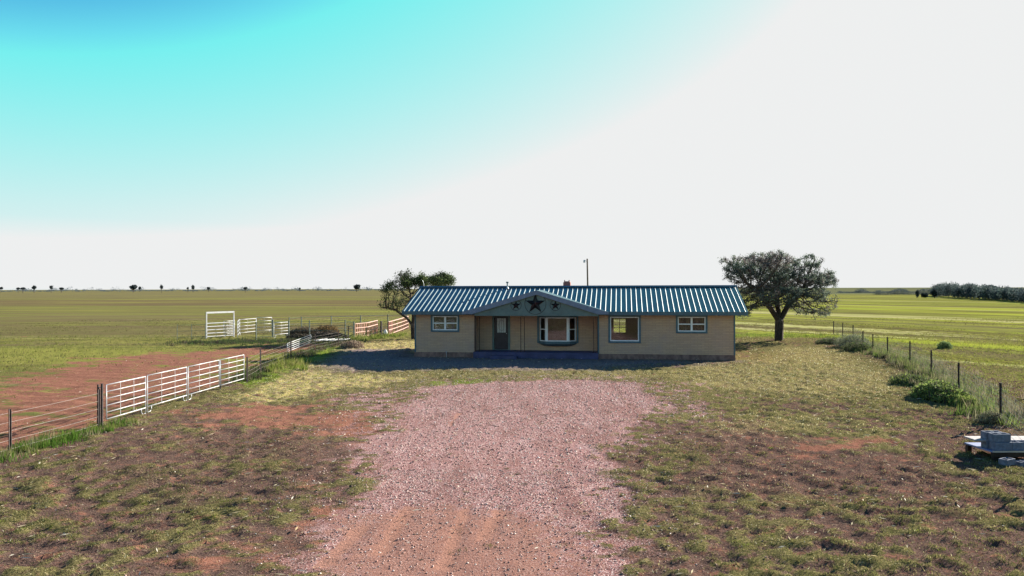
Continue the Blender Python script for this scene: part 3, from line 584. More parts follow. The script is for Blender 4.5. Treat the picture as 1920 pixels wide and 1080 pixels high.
    for q in range(1,4): xx = gx0+(gx1-gx0)*q/4; ld.box(xx-.006,xx+.006,PB+.004,PB+.012,gz0,gz1)
    cxx,czz = (gx0+gx1)/2,(gz0+gz1)/2; ld.tube([(cxx+.17*math.cos(a),PB+.004,czz+.33*math.sin(a)) for a in np.linspace(0,2*math.pi,17)],.007,5); ld.build('door_leading', M['iron'], d)
    hd = MB(); hd.tube([(x1-.1,PB+.03,z0+1.0),(x1-.1,PB-.03,z0+1.0)],.025,8); hd.build('handle', M['lampgrey'], d)
    df = MB(); df.box(x0-.13,x0-.0,PB-.03,PB+.06,PZ,z1+.1); df.box(x1,x1+.13,PB-.03,PB+.06,PZ,z1+.1); df.box(x0,x1,PB-.028,PB+.06,z1,z1+.1); df.box(x0,x1,PB-.04,PB+.06,PZ,z0); df.build('door_frame', M['tealpanel'], hs)
    # porch posts: pairs of thin iron bars with rungs
    for pxa,pxb in ((892,899),(976.2,983.2),(1113,1119.6)):
        a,_ = Fh(pxa,620,-.05); b,_ = Fh(pxb,620,-.05); p = MB()
        p.box(a-.015,a+.02,-.08,-.045,PZ,EZ-.2); p.box(b-.02,b+.015,-.08,-.045,PZ,EZ-.2)
        p.build('porch_post', M['iron'], hs)
    a = PX0; p = MB(); p.box(a+.002,a+.07,.02,.12,PZ,EZ); p.build('porch_post', M['brown'], hs)
    # main roof
    x0,x1 = -.65,W+.65; yE = -.6; RY = DP/2; ZE = 2.82; ZR = 4.28; yB = DP+.6; pit = math.atan2(ZR-ZE, RY-yE)
    def ribbed(xa_,xb_,sp,wid=.028,top=.02,hh=.034):
        prof = [(xa_,0)]; q = xa_+.08
        while q+sp*.5 < xb_:
            prof += [(q,0),(q+wid,hh),(q+wid+top,hh),(q+2*wid+top,0)]; q += sp
        prof.append((xb_,0)); return prof
    prof = ribbed(x0,x1,.3048)
    rf = MB(); n_ = len(prof); rowsv = []
    for (yy,zz) in ((yE,ZE),(RY,ZR)):
        for (xx,h_) in prof: rowsv.append((xx, yy-math.sin(pit)*h_, zz+math.cos(pit)*h_))
    for (yy,zz) in ((RY,ZR),(yB,ZE)):
        for (xx,h_) in prof: rowsv.append((xx, yy+math.sin(pit)*h_, zz+math.cos(pit)*h_))
    fs_ = [(q,q+1,n_+q+1,n_+q) for q in range(n_-1)]+[(2*n_+q,2*n_+q+1,3*n_+q+1,3*n_+q) for q in range(n_-1)]
    rf.add(rowsv, fs_); roof = rf.build('roof', M['roof'], hs)
    md_ = roof.modifiers.new('thick','SOLIDIFY'); md_.thickness = .02; md_.offset = -1
    cp = MB(); cp.prism([(0,0)]*0 or [(-.16,-.045),(0,.012),(.16,-.045),(.16,-.03),(0,.06),(-.16,-.03)],x0-.01,x1+.01); cp.m = Matrix.Identity(4)
    cp.v = [(y_, RY+x_, ZR+.035+z_) for (x_,y_,z_) in cp.v]; cp.build('ridge_cap', M['roof'], roof)
    # gable ends, soffit, fascia, rake
    for xx in (0,W-T):
        mb = MB(); mb.add([(xx,0.01,EZ),(xx+T,0.01,EZ),(xx+T,DP-.01,EZ),(xx,DP-.01,EZ),(xx,RY,ZR-.12),(xx+T,RY,ZR-.12)],[(0,3,4),(1,5,2),(0,4,5,1),(3,2,5,4)]); mb.build('gable_wall', M['brick'], hs)
    mb = MB(); mb.box(x0+.03,x1-.03,yE+.03,-.001,EZ-.01,EZ+.015); mb.box(x0+.03,x1-.03,DP+.001,yB-.03,EZ-.01,EZ+.015); mb.box(PX0,PX1,-.001,PB,EZ-.012,EZ+.013); mb.build('soffit', M['teal'], hs)
    mb = MB()
    mb.box(x0,x1,yE,yE+.03,EZ-.04,ZE-.012); mb.box(x0,x1,yB-.03,yB,EZ-.04,ZE-.012)
    for xx in (x0,x1-.03):
        mb.add([(xx,yE+.03,ZE-.17),(xx+.03,yE+.03,ZE-.17),(xx+.03,RY,ZR-.18),(xx,RY,ZR-.18),(xx,yE+.03,ZE-.015),(xx+.03,yE+.03,ZE-.015),(xx+.03,RY,ZR-.025),(xx,RY,ZR-.025)],[(0,3,2,1),(4,5,6,7),(0,1,5,4),(1,2,6,5),(2,3,7,6),(3,0,4,7)])
        mb.add([(xx,yB-.03,ZE-.17),(xx+.03,yB-.03,ZE-.17),(xx+.03,RY,ZR-.18),(xx,RY,ZR-.18),(xx,yB-.03,ZE-.015),(xx+.03,yB-.03,ZE-.015),(xx+.03,RY,ZR-.025),(xx,RY,ZR-.025)],[(0,3,2,1),(4,5,6,7),(0,1,5,4),(1,2,6,5),(2,3,7,6),(3,0,4,7)])
    mb.build('fascia', M['teal'], hs)
    # porch gable
    yg = -.72; cx_,pk = Fh(1006,544.2,yg-.12); lx,_ = Fh(866,588,yg-.12); rx_,_ = Fh(1141,588,yg-.12)
    ez = ZE-.01; th = .22
    pr = MB()
    # two slopes running back into the main roof, with ribs
    for sx,ex in ((lx,-1),(rx_,1)):
        nr = 8; L = RY+.3-yg; slope = math.atan2(pk-ez, abs(cx_-sx)); rows_ = []
        # each slope a slab from eave edge to ridge; back end is buried in the main roof
        pts = [(sx,ez),(cx_,pk)]
        y0_,y1_ = yg-.14, RY-.25
        y_eave = yE+.35
        for dz_ in (0,-.05):
            rows_ += [(sx,y0_,ez+dz_),(cx_,y0_,pk+dz_),(cx_,y1_,pk+dz_),(sx,y_eave,ez+dz_)]
        f_ = [(0,1,2,3),(7,6,5,4),(0,4,5,1),(3,2,6,7),(0,3,7,4)]
        if ex>0: f_ = [tuple(reversed(q)) for q in f_]
        pr.add(rows_, f_)
    pr_o = pr.build('porch_roof', M['roof'], hs)
    rk = MB()
    lx2,rx2 = lx+.0,rx_-.0; rk.add([(lx,yg-.17,ez-.14),(lx,yg-.17,ez-.002),(cx_,yg-.17,pk-.002),(rx_,yg-.17,ez-.002),(rx_,yg-.17,ez-.14),(rx_-.62,yg-.17,ez-.14),(cx_,yg-.17,pk-.26),(lx+.62,yg-.17,ez-.14)],[(0,7,6,2,1),(6,5,4,3,2)])
    rk.add([(lx,yg-.13,ez-.14),(lx,yg-.13,ez-.002),(cx_,yg-.13,pk-.002),(rx_,yg-.13,ez-.002),(rx_,yg-.13,ez-.14),(rx_-.62,yg-.13,ez-.14),(cx_,yg-.13,pk-.26),(lx+.62,yg-.13,ez-.14)],[(0,1,2,6,7),(6,2,3,4,5)])
    rk.add([(lx,yg-.17,ez-.14),(lx+.62,yg-.17,ez-.14),(cx_,yg-.17,pk-.26),(rx_-.62,yg-.17,ez-.14),(rx_,yg-.17,ez-.14),(lx,yg-.13,ez-.14),(lx+.62,yg-.13,ez-.14),(cx_,yg-.13,pk-.26),(rx_-.62,yg-.13,ez-.14),(rx_,yg-.13,ez-.14)],[(0,5,6,1),(1,6,7,2),(2,7,8,3),(3,8,9,4)])
    rk.build('rake_board', simple('blue_grey_trim_paint',(.15,.18,.26),.55,.1,.15,3), hs)
    gp = MB(); gx0_,gzb = Fh(889.5,592,yg); gx1_,_ = Fh(1122,592,yg)
    gp.prism([(gx0_,gzb),(gx1_,gzb),(gx1_,ez-.06),(cx_,pk-.12),(gx0_,ez-.06)], yg-.02, yg+.05)
    # battens of the panel
    gpo = gp.build('gable_panel', M['tealpanel'], hs)
    for q in np.arange(gx0_+.4,gx1_-.2,.61):
        zt = ez-.06+(pk-ez-.06)*(1-abs(q-cx_)/(abs(cx_-gx0_))); bt = MB(); bt.box(q-.008,q+.008,yg-.026,yg-.02,gzb,zt-.03); bt.build('panel_batten', M['tealpanel'], gpo)
    bm_ = MB(); bm_.box(gx0_,gx1_,yg+.051,-.002+.0,gzb,gzb+.02); bm_.build('porch_ceiling', M['teal'], hs)
    # vent pipe, chimney, small roof things
    vx,_ = Fh(953,540,RY+.1); v = MB(); v.tube([(vx,RY-.25,ZR-.2),(vx,RY-.25,ZR+.30)],.05,10); v.tube([(vx,RY-.25,ZR+.26),(vx,RY-.25,ZR+.31),(vx,RY-.25,ZR+.36)],[.06,.10,.10],10); v.tube([(vx,RY-.32,ZR-.12),(vx,RY-.3,ZR+.02)],[.13,.055],10); v.build('vent_pipe', M['pipe'], hs, smooth=False)
    c0,_ = Fh(1056.5,535,RY+1.1); c1,_ = Fh(1070,535,RY+1.1); ch = MB(); y0_=RY+.9; y1_=y0_+.45
    ch.box(c0+.04,c1-.04,y0_,y1_,3.4,ZR+.08); ch.box(c0,c1,y0_-.03,y1_+.03,ZR+.08,ZR+.32); ch.box(c0+.05,c1-.05,y0_,y1_,ZR+.32,ZR+.385); ch = ch.build('chimney', M['redbrick'], hs, bevel=.02)
    for u_ in (c0+.06,c1-.12): k = MB(); k.box(u_,u_+.06,y0_+.02,y0_+.08,ZR+.385,ZR+.46); k.build('chimney_cap_stub', M['redbrick'], ch)
    v = MB(); tx,_ = Fh(1029,541,RY+.6); v.tube([(tx,RY+.5,ZR-.3),(tx,RY+.5,ZR+.0)],.1,12); v.tube([(tx,RY+.5,ZR+.0),(tx,RY+.5,ZR+.05),(tx,RY+.5,ZR+.09)],[.2,.22,.05],14); v.build('roof_vent', M['pipe'], hs)
    v = MB(); tx,_ = Fh(795,530,RY); v.tube([(tx,RY,ZR),(tx-.03,RY,ZR+.35),(tx-.12,RY,ZR+.5)],.012,5); v.build('roof_antenna', M['pipe'], hs)
    # faucet
    fx,fz = Fh(837,664,-.05); v = MB(); v.tube([(fx,0,.30),(fx,-.12,.30),(fx,-.16,.24)],.02,6); v.tube([(fx-.05,-.1,.35),(fx+.05,-.1,.35)],.012,6); v.tube([(fx,-.1,.30),(fx,-.1,.35)],.01,6); v.tube([(fx+.0,-.06,.30),(fx,-.06,-.05)],.018,6); v.build('faucet', M['lampgrey'], hs)
    return hs, yg
hs, yg = house()
# stars
def star(px, py, rpx, label):
    x,z = Fh(px,py,yg); r = rpx/F*44.2; t = empty('wall_star',(0,0,0),0,label,'wall star','barn stars on the porch gable')
    c,s = math.cos(TH),math.sin(TH); yl = yg-.03; t.location = (HX+x*c+yl*s, HY-x*s+yl*c, z); t.rotation_euler = (0,0,-TH)
    m_ = MB(); vs_ = [(0,-.09*r/.3,0)]
    for k in range(10):
        a = math.pi/2+k*math.pi/5; rr = r*.97 if k%2==0 else r*.38; vs_.append((rr*math.cos(a),0,rr*math.sin(a)))
    vs_.append((0,.004,0))
    m_.add(vs_, [(0,1+(k+1)%10,1+k) for k in range(10)]+[(11,1+k,1+(k+1)%10) for k in range(10)])
    m_.build('star_body', simple('dark_star_metal',(.022,.02,.024),.45,.5,.3,6,dirt=(.10,.02,.015)), t)
    g_ = MB(); g_.tube([(r*1.0*math.cos(a),0,r*1.0*math.sin(a)) for a in np.linspace(0,2*math.pi,41)], .012, 5, cap=False); g_.build('ring', M['iron'], t)
star(1003.8,569.5,19.5,'large dark metal star in a ring at the middle of the porch gable')
star(967.5,572.3,9.6,'small dark metal star in a ring left of the large star')
star(1041.3,572.3,9.6,'small dark metal star in a ring right of the large star')
# ------------------------------------------------------------------ trees by space colonisation
def grow(base, trunk_pts, lobes, natt, step, kill, seed, r0, power=2.3, iters=160, infl=2.2):
    R = np.random.default_rng(seed); att = []
    tot = sum(l[3]*l[4]*l[5] for l in lobes)
    for (cx,cy,cz,rx,ry,rz) in lobes:
        k = int(natt*rx*ry*rz/tot)+4; d = R.normal(size=(k,3)); d /= np.linalg.norm(d,axis=1)[:,None]; q = R.random((k,1))**(1/2.4); att.append(d*q*np.array([rx,ry,rz])+np.array([cx,cy,cz]))
    att = np.concatenate(att); nodes = [np.array(base,float)]; par = [-1]
    for ch in trunk_pts:                       # chains of (parent index or name, points)
        pi = end0 if ch[0]=='end' else ch[0]
        for p in ch[1]:
            p = np.array(p,float); st_ = nodes[pi]; L = np.linalg.norm(p-st_); k = max(1,int(L/step))
            for q in range(1,k+1): nodes.append(st_+(p-st_)*q/k); par.append(pi); pi = len(nodes)-1
        if ch[0]==0: end0 = pi
    N = np.array(nodes); P = list(par)
    for it in range(iters):
        if len(att)==0: break
        d2 = ((att[:,None,:]-N[None])**2).sum(-1); j = d2.argmin(1); dm = np.sqrt(d2[np.arange(len(att)),j]); ok = dm<infl
        if not ok.any(): infl *= 1.3; 
        if infl>8: break
        new = []; np_ = []
        for jj in np.unique(j[ok]):
            a = att[ok][j[ok]==jj]; v = a-N[jj]; v /= np.linalg.norm(v,axis=1)[:,None]; v = v.mean(0)+R.normal(size=3)*.12
            l = np.linalg.norm(v)
            if l<.05: continue
            q = N[jj]+v/l*step
            new.append(q); np_.append(int(jj))
        if not new: continue
        N = np.concatenate([N,np.array(new)]); P += np_
        nn = np.array(new); d = np.sqrt(((att[:,None,:]-nn[None])**2).sum(-1)).min(1); att = att[d>kill]
    n = len(N); cnt = np.zeros(n); kids = np.zeros(n,int)
    for q in range(n):
        if P[q]>=0: kids[P[q]] += 1
    cnt[kids==0] = 1
    rad = np.zeros(n)
    for q in range(n-1,-1,-1):
        if kids[q]==0: rad[q] = 1
        if P[q]>=0: rad[P[q]] += rad[q]
    r = rad**(1/power); r = r/r[0]*r0; r = np.maximum(r,.008); return N, np.array(P), r, kids
def tree(name, label, base, trunk, lobes, natt, step, kill, seed, r0, leafn, leafs, leafpal, leafsel=None, spread=.16, power=2.3):
    N,P,r,kids = grow(base, trunk, lobes, natt, step, kill, seed, r0, power)
    root = empty(name, tuple(base), 0, label, 'tree'); n = len(N)
    K = 6; D = np.zeros((n,3)); 
    for q in range(n):
        p = P[q] if P[q]>=0 else 1; D[q] = N[q]-N[p] if P[q]>=0 else (0,0,1)
    D /= np.linalg.norm(D,axis=1)[:,None]+1e-9; ref = np.where(np.abs(D[:,2:3])<.9, np.array([[0,0,1.]]), np.array([[1.,0,0]]))
    A = np.cross(D,ref); A /= np.linalg.norm(A,axis=1)[:,None]; B = np.cross(D,A); an = np.arange(K)*2*np.pi/K
    Vs=[]; Fs=[]; off=0; ring = A[:,None]*np.cos(an)[None,:,None]+B[:,None]*np.sin(an)[None,:,None]
    idx = np.where(P>=0)[0]; p = P[idx]
    # child's ring orientation is used at both ends so tubes do not twist
    rp = np.minimum(r[p], r[idx]*1.6+.004); ex_ = D[idx][:,None]*np.minimum(r[idx],step)[:,None,None]*.45; a0 = N[p][:,None]+ring[idx]*rp[:,None,None]-ex_; a1 = N[idx][:,None]+ring[idx]*r[idx][:,None,None]+ex_
    V = np.concatenate([a0,a1],1).reshape(-1,3); b = (np.arange(len(idx))*2*K)[:,None]; jj = np.arange(K)
    Fq = np.stack([b+jj, b+(jj+1)%K, b+K+(jj+1)%K, b+K+jj],-1).reshape(-1,4)
    o = npmesh('trunk', V-np.array(base), Fq, 4, M['bark'], None, root, smooth=True)
    thin = np.where(r<r0*.085+.012)[0]; R = np.random.default_rng(seed+1)
    prob = np.where(kids[thin]==0,1.0,.35)
    if leafsel is not None: prob = prob*leafsel(N[thin])
    # break up into clumps
    pz = fbm(N[thin][:,0]*1.0+N[thin][:,1]*.7, N[thin][:,2]*1.0+50, 1.4, 2); prob *= .12+sstep(pz,.42,.56)
    prob /= prob.sum(); src = thin[R.choice(len(thin), leafn, p=prob)]
    c = N[src]+R.normal(size=(leafn,3))*spread; u = R.normal(size=(leafn,3)); u /= np.linalg.norm(u,axis=1)[:,None]; v = np.cross(u,R.normal(size=(leafn,3))); v /= np.linalg.norm(v,axis=1)[:,None]
    s = leafs*(.6+.8*R.random((leafn,1))); Vl = np.stack([c-u*s,c+v*s*.45,c+u*s,c-v*s*.45],1).reshape(-1,3)
    pal = np.array(leafpal); nn = fbm(c[:,0]+c[:,1]*.6,c[:,2],1.1,2); ix = np.clip(((nn-.3)/.4*len(pal)+R.normal(size=leafn)*.7).astype(int),0,len(pal)-1)
    col = np.repeat(pal[ix]*(1+.3*(R.random((leafn,1))*2-1)),4,0)
    npmesh('crown', Vl-np.array(base), np.arange(4*leafn).reshape(-1,4), 4, M['leaf'], dict(col=col), root)
    return root
def lobe(px,py,rpx,rpy,D,dy=0,ry=None):
    s = D/F; return ((px-960)*s*(1+dy/D), D+dy, H-(py-hor(px))*s, rpx*s, (ry if ry else rpx*s), rpy*s)
D = 57.0
def wp(px,py,dd=0,D=57.0): return ((px-960)/F*(D+dd), D+dd, H-(py-hor(px))/F*(D+dd))
bR = wp(1460,641)
LR = [lobe(1385,500,30,22,D,-1,1.5),lobe(1420,495,30,24,D,1.5,2),lobe(1455,492,28,22,D,-1.5,2),lobe(1488,505,26,24,D,1,2),lobe(1520,500,28,22,D,-.5,2),lobe(1548,525,22,18,D,1,1.6),
      lobe(1400,545,38,16,D,0,2),lobe(1455,545,45,22,D,-1.5,2.4),lobe(1455,535,45,20,D,2,2.4),lobe(1515,555,40,18,D,-1,2),lobe(1545,575,24,10,D,0,1.5),lobe(1405,575,32,8,D,.5,1.6),lobe(1362,490,18,10,D,0,.9),lobe(1415,566,44,14,D,1.2,2),lobe(1500,574,42,15,D,.8,2),lobe(1555,560,20,14,D,.5,1.4),lobe(1455,566,40,12,D,-2.2,1.2),lobe(1375,548,26,12,D,0,1.4),lobe(1400,520,44,18,D,.4,2.2),lobe(1520,526,46,18,D,0,2.2),lobe(1458,518,40,20,D,-.5,2.4),lobe(1390,590,26,6,D,.6,1.0),lobe(1530,588,34,9,D,.2,1.4)]
tree('live_oak_tree','broad spreading oak with dark trunk standing right of the house',bR,[[0,[wp(1461,603)]],['end',[wp(1445,578,-.3),wp(1415,540,-.6)]],['end',[wp(1476,576,.3),wp(1505,540,.7)]],['end',[wp(1457,560,.5),wp(1460,520,.8)]]],LR,3400,.15,.2,5,.33,56000,.055,
     [(.07,.09,.085),(.10,.135,.11),(.14,.18,.13),(.19,.23,.17),(.16,.14,.135)],leafsel=lambda p: .7+.5*sstep(p[:,2],3.6,5.2), power=2.35, spread=.10)
D2 = 60.0; wq = lambda px,py,dd=0: wp(px,py,dd,D2)
bL = wq(775,637)
LL = [lobe(758,528,20,20,D2,0,1.2),lobe(792,530,13,18,D2,.6,1.0),lobe(828,528,26,14,D2,0,1.2),lobe(735,540,22,14,D2,-.5,1.2),lobe(750,562,38,18,D2,0,1.8),lobe(722,573,20,8,D2,.2,1.2),lobe(790,560,24,16,D2,0,1.5),lobe(762,512,9,8,D2,0,.5)]
tree('leaning_tree','scraggly half bare tree leaning out from behind the left end of the house',bL,[[0,[wq(774,612)]],['end',[wq(764,597),wq(742,581,.2),wq(715,576,.3)]],['end',[wq(776,585),wq(770,560)]]],LL,1300,.15,.22,9,.2,20000,.06,
     [(.04,.055,.03),(.07,.10,.04),(.11,.15,.06),(.15,.19,.08)],leafsel=lambda p: .3+sstep(p[:,2],4.0,4.7), power=2.1)
# ------------------------------------------------------------------ panels and fences
def pipe_panel(a, b, h, label, nrail=6, z0=.22, r=.024, feet=(1,1), mat='white_pipe', stays=2, name='corral_panel', group=None, cat='fence panel', rise=0, sw=.006):
    """a,b ground points; rails, frame, feet and stays"""
    L = math.hypot(b[0]-a[0],b[1]-a[1]); an = math.atan2(b[1]-a[1],b[0]-a[0]); ga = gz(*a)
    t = empty(name,(a[0],a[1],ga),an,label,cat,group); e = .03
    f = MB(); f.tube([(e,0,z0 if not feet[0] else 0),(e,0,h)],r,8); f.tube([(L-e,0,z0 if not feet[1] else 0),(L-e,0,h)],r,8); f.tube([(e,0,h),(L-e,0,h)],r,8); f.tube([(e,0,z0),(L-e,0,z0)],r,8); f.build('frame', M[mat], t, smooth=True)
    for k in range(1,nrail-1):
        q = MB(); zz = z0+(h-z0)*k/(nrail-1); q.tube([(e+r,0,zz),(L-e-r,0,zz)],r*.85,8); q.build('rail', M[mat], t, smooth=True)
    for k in range(stays):
        q = MB(); xx = L*(k+1)/(stays+1); q.box(xx-sw,xx+sw,-r-.004,-r+.002,z0,h); q.build('stay', M[mat], t)
    for s_,on in ((0,feet[0]),(1,feet[1])):
        if not on: continue
        x0 = e if s_==0 else L-e; d = 1 if s_==0 else -1; q = MB()
        q.tube([(x0+d*.0,0,.02),(x0+d*.1,0,.0),(x0+d*.2,0,.03),(x0+d*.25,0,.1),(x0+d*.25,0,z0)],r*.8,6); q.build('foot', M[mat], t, smooth=True)
    return t
A = G(196,799); pts4 = [A,G(274,784),G(351,763),G(413,742.5),G(458,716)]
pts4 = [(-12.45,22.35)]; 
for px in (274,351,411.5,458):
    # follow a straight line from the near end to the far end
    u0,u1 = (-12.45,22.35),(-11.85,32.6); lo,hi = 0,1
    for _ in range(40):
        m_ = (lo+hi)/2; X_ = u0[0]+(u1[0]-u0[0])*m_; Y_ = u0[1]+(u1[1]-u0[1])*m_
        if 960+X_/Y_*F < px: lo = m_
        else: hi = m_
    pts4.append((X_,Y_))
lab4 = ['white pipe corral panel nearest the camera beside the dark double post','white pipe corral panel second from the near end of the run','white pipe corral panel third from the near end above a curled foot','white pipe corral panel at the far end of the run beside the wire fence']
for k in range(4):
    a,b = pts4[k],pts4[k+1]; pipe_panel((a[0],a[1]+.03),(b[0],b[1]-.03),1.25,lab4[k],6,.2,.017,(k in (1,2),k in (0,1)),group='white corral panels along the left fence')
def tpost(parent, x, y, h, lean=0, r=.035, mat='tpost', name='post'):
    q = MB(); z0 = gz(x,y)-.1; ox,oy = parent.location[0],parent.location[1]; X_,Y_ = x-ox,y-oy; w_=r
    q.box(X_-w_,X_+w_,Y_-.008,Y_+.008,z0,z0+h+.1); q.box(X_-.008,X_+.008,Y_-.055,Y_-.0081,z0,z0+h+.1)
    o = q.build(name, M[mat], parent); 
    return o
def wire_fence(label, pts, h, nw, mesh, heights=None, r=.0035, vstep=.16, cat='fence'):
    t = empty('wire_fence',(pts[0][0],pts[0][1],0),0,label,cat); ox,oy = pts[0]
    for k,p in enumerate(pts): tpost(t,p[0],p[1],(heights or [h]*len(pts))[k])
    q = MB()
    for k in range(nw):
        zz = .12+(h-.22)*k/(nw-1)
        line = []
        for p0,p1 in zip(pts,pts[1:]):
            for u in (0,.33,.66): line.append((p0[0]+(p1[0]-p0[0])*u-ox,p0[1]+(p1[1]-p0[1])*u-oy,zz+(0 if u==0 else -.012)+random.uniform(-.006,.006)))
        line.append((pts[-1][0]-ox,pts[-1][1]-oy,zz)); q.tube(line,r,4,cap=False)
    if mesh:
        for p0,p1 in zip(pts,pts[1:]):
            L = math.hypot(p1[0]-p0[0],p1[1]-p0[1]); m_ = int(L/vstep)
            for j in range(1,m_):
                u = j/m_; x_,y_ = p0[0]+(p1[0]-p0[0])*u-ox,p0[1]+(p1[1]-p0[1])*u-oy; q.tube([(x_,y_,.12),(x_,y_,h-.1)],r*.8,3,cap=False)
    q.build('wire_mesh' if mesh else 'wire_strands', M['galv'], t); return t
wire_fence('woven wire fence on dark steel posts running along the right side of the yard', FENR, 1.22, 9, True)
wire_fence('barbed wire fence on a dark post at the lower left corner', [(-13.6,11.5),(-12.85,18.7),(-12.52,22.15)], 1.15, 5, False, r=.004)
t = empty('gate_post',(-12.58,22.3,0),0,'dark double steel post at the near end of the white corral panels','post')
q = MB(); q.tube([(-.06,0,-.2),(-.06,0,1.3)],.03,8); q.build('post', M['tpost'], t); q = MB(); q.tube([(.06,0,-.2),(.06,0,1.33)],.035,8); q.build('post', M['tpost'], t)
for zz in (.2,.55,.9,1.2): q = MB(); q.box(-.06,.06,-.006,.006,zz,zz+.03); q.build('tie', M['white_pipe'], t)
FL = [(-11.9,32.8),(-12.4,36.0),(-12.9,42.6),(-13.1,48.6),(-12.6,53.0),(-13.0,58.0)]
wire_fence('wire fence on rusty posts between the white corral panels and the pens', FL, 1.15, 6, True, r=.003, vstep=.4)
# extra post beside last panel
t = empty('fence_post',(-12.1,30.3,0),0,'short dark steel post standing behind the last white corral panel','post'); tpost(t,-12.1,30.3,1.15)
# pens
def gp(px, D): return ((px-960)/F*D, D)
t = empty('walk_through_gate', (*gp(387,61.5),0), math.atan2(2.2,(419-387)/F*63), 'tall white framed gate with five low rails at the left of the pens','gate')
Lg = math.hypot((419-387)/F*62,2.2); hh = 2.15
for nm_,mb_ in (('gate_frame',None),):
    q = MB(); q.box(-.04,.04,-.04,.04,0,hh); q.box(Lg-.04,Lg+.04,-.04,.04,0,hh); q.box(-.04,Lg+.04,-.045,.045,hh,hh+.14); q.build('gate_frame', M['white_pipe'], t)
for k in range(5):
    q = MB(); zz = .2+k*.28; q.tube([(.04,0,zz),(Lg-.04,0,zz)],.035,8); q.build('rail', M['white_pipe'], t)
for args in (
  ((419,63),(440,64.5),1.35,'short white pipe panel just right of the tall white gate',(1,0)),
  ((445,61.5),(449.5,66),1.4,'narrow white pipe panel turned edge on in the middle of the pens',(1,1)),
  ((447,66),(480,69),1.45,'white pipe panel of the pens behind the dark gate',(1,0)),
  ((480,69),(510,70),1.45,'white pipe panel ending at the tall grey post of the pens',(0,1)),
  ((513,62.5),(541.5,64.5),1.25,'bright white pipe panel at the right end of the white pens',(1,1))):
    (pa,Da),(pb,Db),h_,lb,ft = args; pipe_panel(gp(pa,Da),gp(pb,Db),h_,lb,5,.25,.021,ft,stays=1,group='white pipe panels of the pens')
t = empty('pen_post',(*gp(511,63.5),0),0,'tall grey green post left of the bright white pen panel','post'); q = MB(); q.tube([(0,0,-.1),(0,0,1.55)],.07,8); q.build('post', M['greenpipe'], t)
def rail_fence(label, pts, h, nr, mat, pm, r=.028, pr=.05, name='pipe_fence', tops=None, plank=False):
    t = empty(name,(pts[0][0],pts[0][1],0),0,label,'fence'); ox,oy = pts[0]
    for p in pts: q = MB(); q.tube([(p[0]-ox,p[1]-oy,-.1),(p[0]-ox,p[1]-oy,h+.08)],pr,8); q.build('post', M[pm], t)
    for p0,p1 in zip(pts,pts[1:]):
        for k in range(nr):
            q = MB(); zz = .25+(h-.25)*k/(nr-1); a,b = (p0[0]-ox,p0[1]-oy,zz),(p1[0]-ox,p1[1]-oy,zz)
            if plank:
                v = (Vector(b)-Vector(a)); q.m = Matrix.Translation(a) @ Matrix.Rotation(math.atan2(v.y,v.x),4,'Z'); q.box(.02,v.length-.02,-.07,-.03,-.065,.065)
            else: q.tube([a,b],r,6)
            q.build('rail', M[mat], t)
    return t
rail_fence('dark pipe fence panel left of the tall white gate', [gp(332,60),gp(359,60.5),gp(385,61)], 1.25, 3, 'greenpipe','greenpipe', .016,.022)
rail_fence('grey green pipe fence along the back of the pens', [gp(542,69),gp(565,70),gp(621,72),gp(676,74),gp(727,76),gp(762,77)], 1.45, 3, 'greenpipe','greenpipe', .02,.05)
rail_fence('dark green pipe fence through the middle of the pens', [gp(480,60),gp(541,62),gp(580,62),gp(647,63),gp(663,60)], 1.45, 4, 'greenpipe','greenpipe', .018,.05)
# red rail fences
def red_fence(label, pts, h):
    t = empty('rail_fence',(pts[0][0],pts[0][1],0),0,label,'fence'); ox,oy = pts[0]
    for p0,p1 in zip(pts,pts[1:]):
        v = Vector((p1[0]-p0[0],p1[1]-p0[1],0)); m_ = Matrix.Translation((p0[0]-ox,p0[1]-oy,0)) @ Matrix.Rotation(math.atan2(v.y,v.x),4,'Z'); L = v.length
        for k in range(4):
            q = MB(); q.m = m_; zz = .2+k*.36; q.box(0,L,-.06,.06,zz,zz+.05); q.build('rail', M['railsunlit'], t)
        for k in range(7):
            q = MB(); q.m = m_; xx = L*k/7+.02; q.box(xx,xx+.07,-.03,.03,-.05,1.32); q.build('picket', M['redwood'], t)
    q = MB(); q.box(pts[-1][0]-ox-.04,pts[-1][0]-ox+.04,pts[-1][1]-oy-.04,pts[-1][1]-oy+.04,-.05,1.35); q.build('picket', M['redwood'], t)
red_fence('weathered red rail fence left of the gap by the pens', [gp(665,60.5),gp(689,62.5),gp(707,67)], 1.3)
red_fence('weathered red rail fence running up to the leaning tree', [gp(728,64),gp(736,66),gp(754,72),gp(765,77)], 1.3)
t = empty('pen_post',(*gp(714.5,63),0),0,'thick dark post in the gap between the red rail fences','post'); q = MB(); q.tube([(0,0,-.1),(0,0,1.4)],.085,8); q.build('post', M['tpost'], t)
# flat panel leaning on brush and panels lying on the ground in shade
pipe_panel(gp(538,47.5),gp(583,56.5),.66,'white pipe panel standing low behind the wire fence by the brush',5,.12,.02,(0,0),stays=0,group='white pipe panels of the pens')
for k,(pa,pb,D0) in enumerate(((596,646,57.5),)):
    t = empty('fallen_panel',(*gp(pa,D0),.16),0.0,'white pipe panel lying flat on the shaded ground among brush','fence panel'); L = (pb-pa)/F*D0
    for j in range(8): q = MB(); xx = L*j/7; q.tube([(xx-.15,-.7,.02),(xx+.25,.7,.05+.03*(j%2))],.022,6); q.build('rail', M['white_pipe'], t)
    q = MB(); q.tube([(-.15,-.7,.02),(L-.15,-.7,.02)],.022,6); q.tube([(.25,.7,.06),(L+.25,.7,.06)],.022,6); q.build('frame', M['white_pipe'], t)
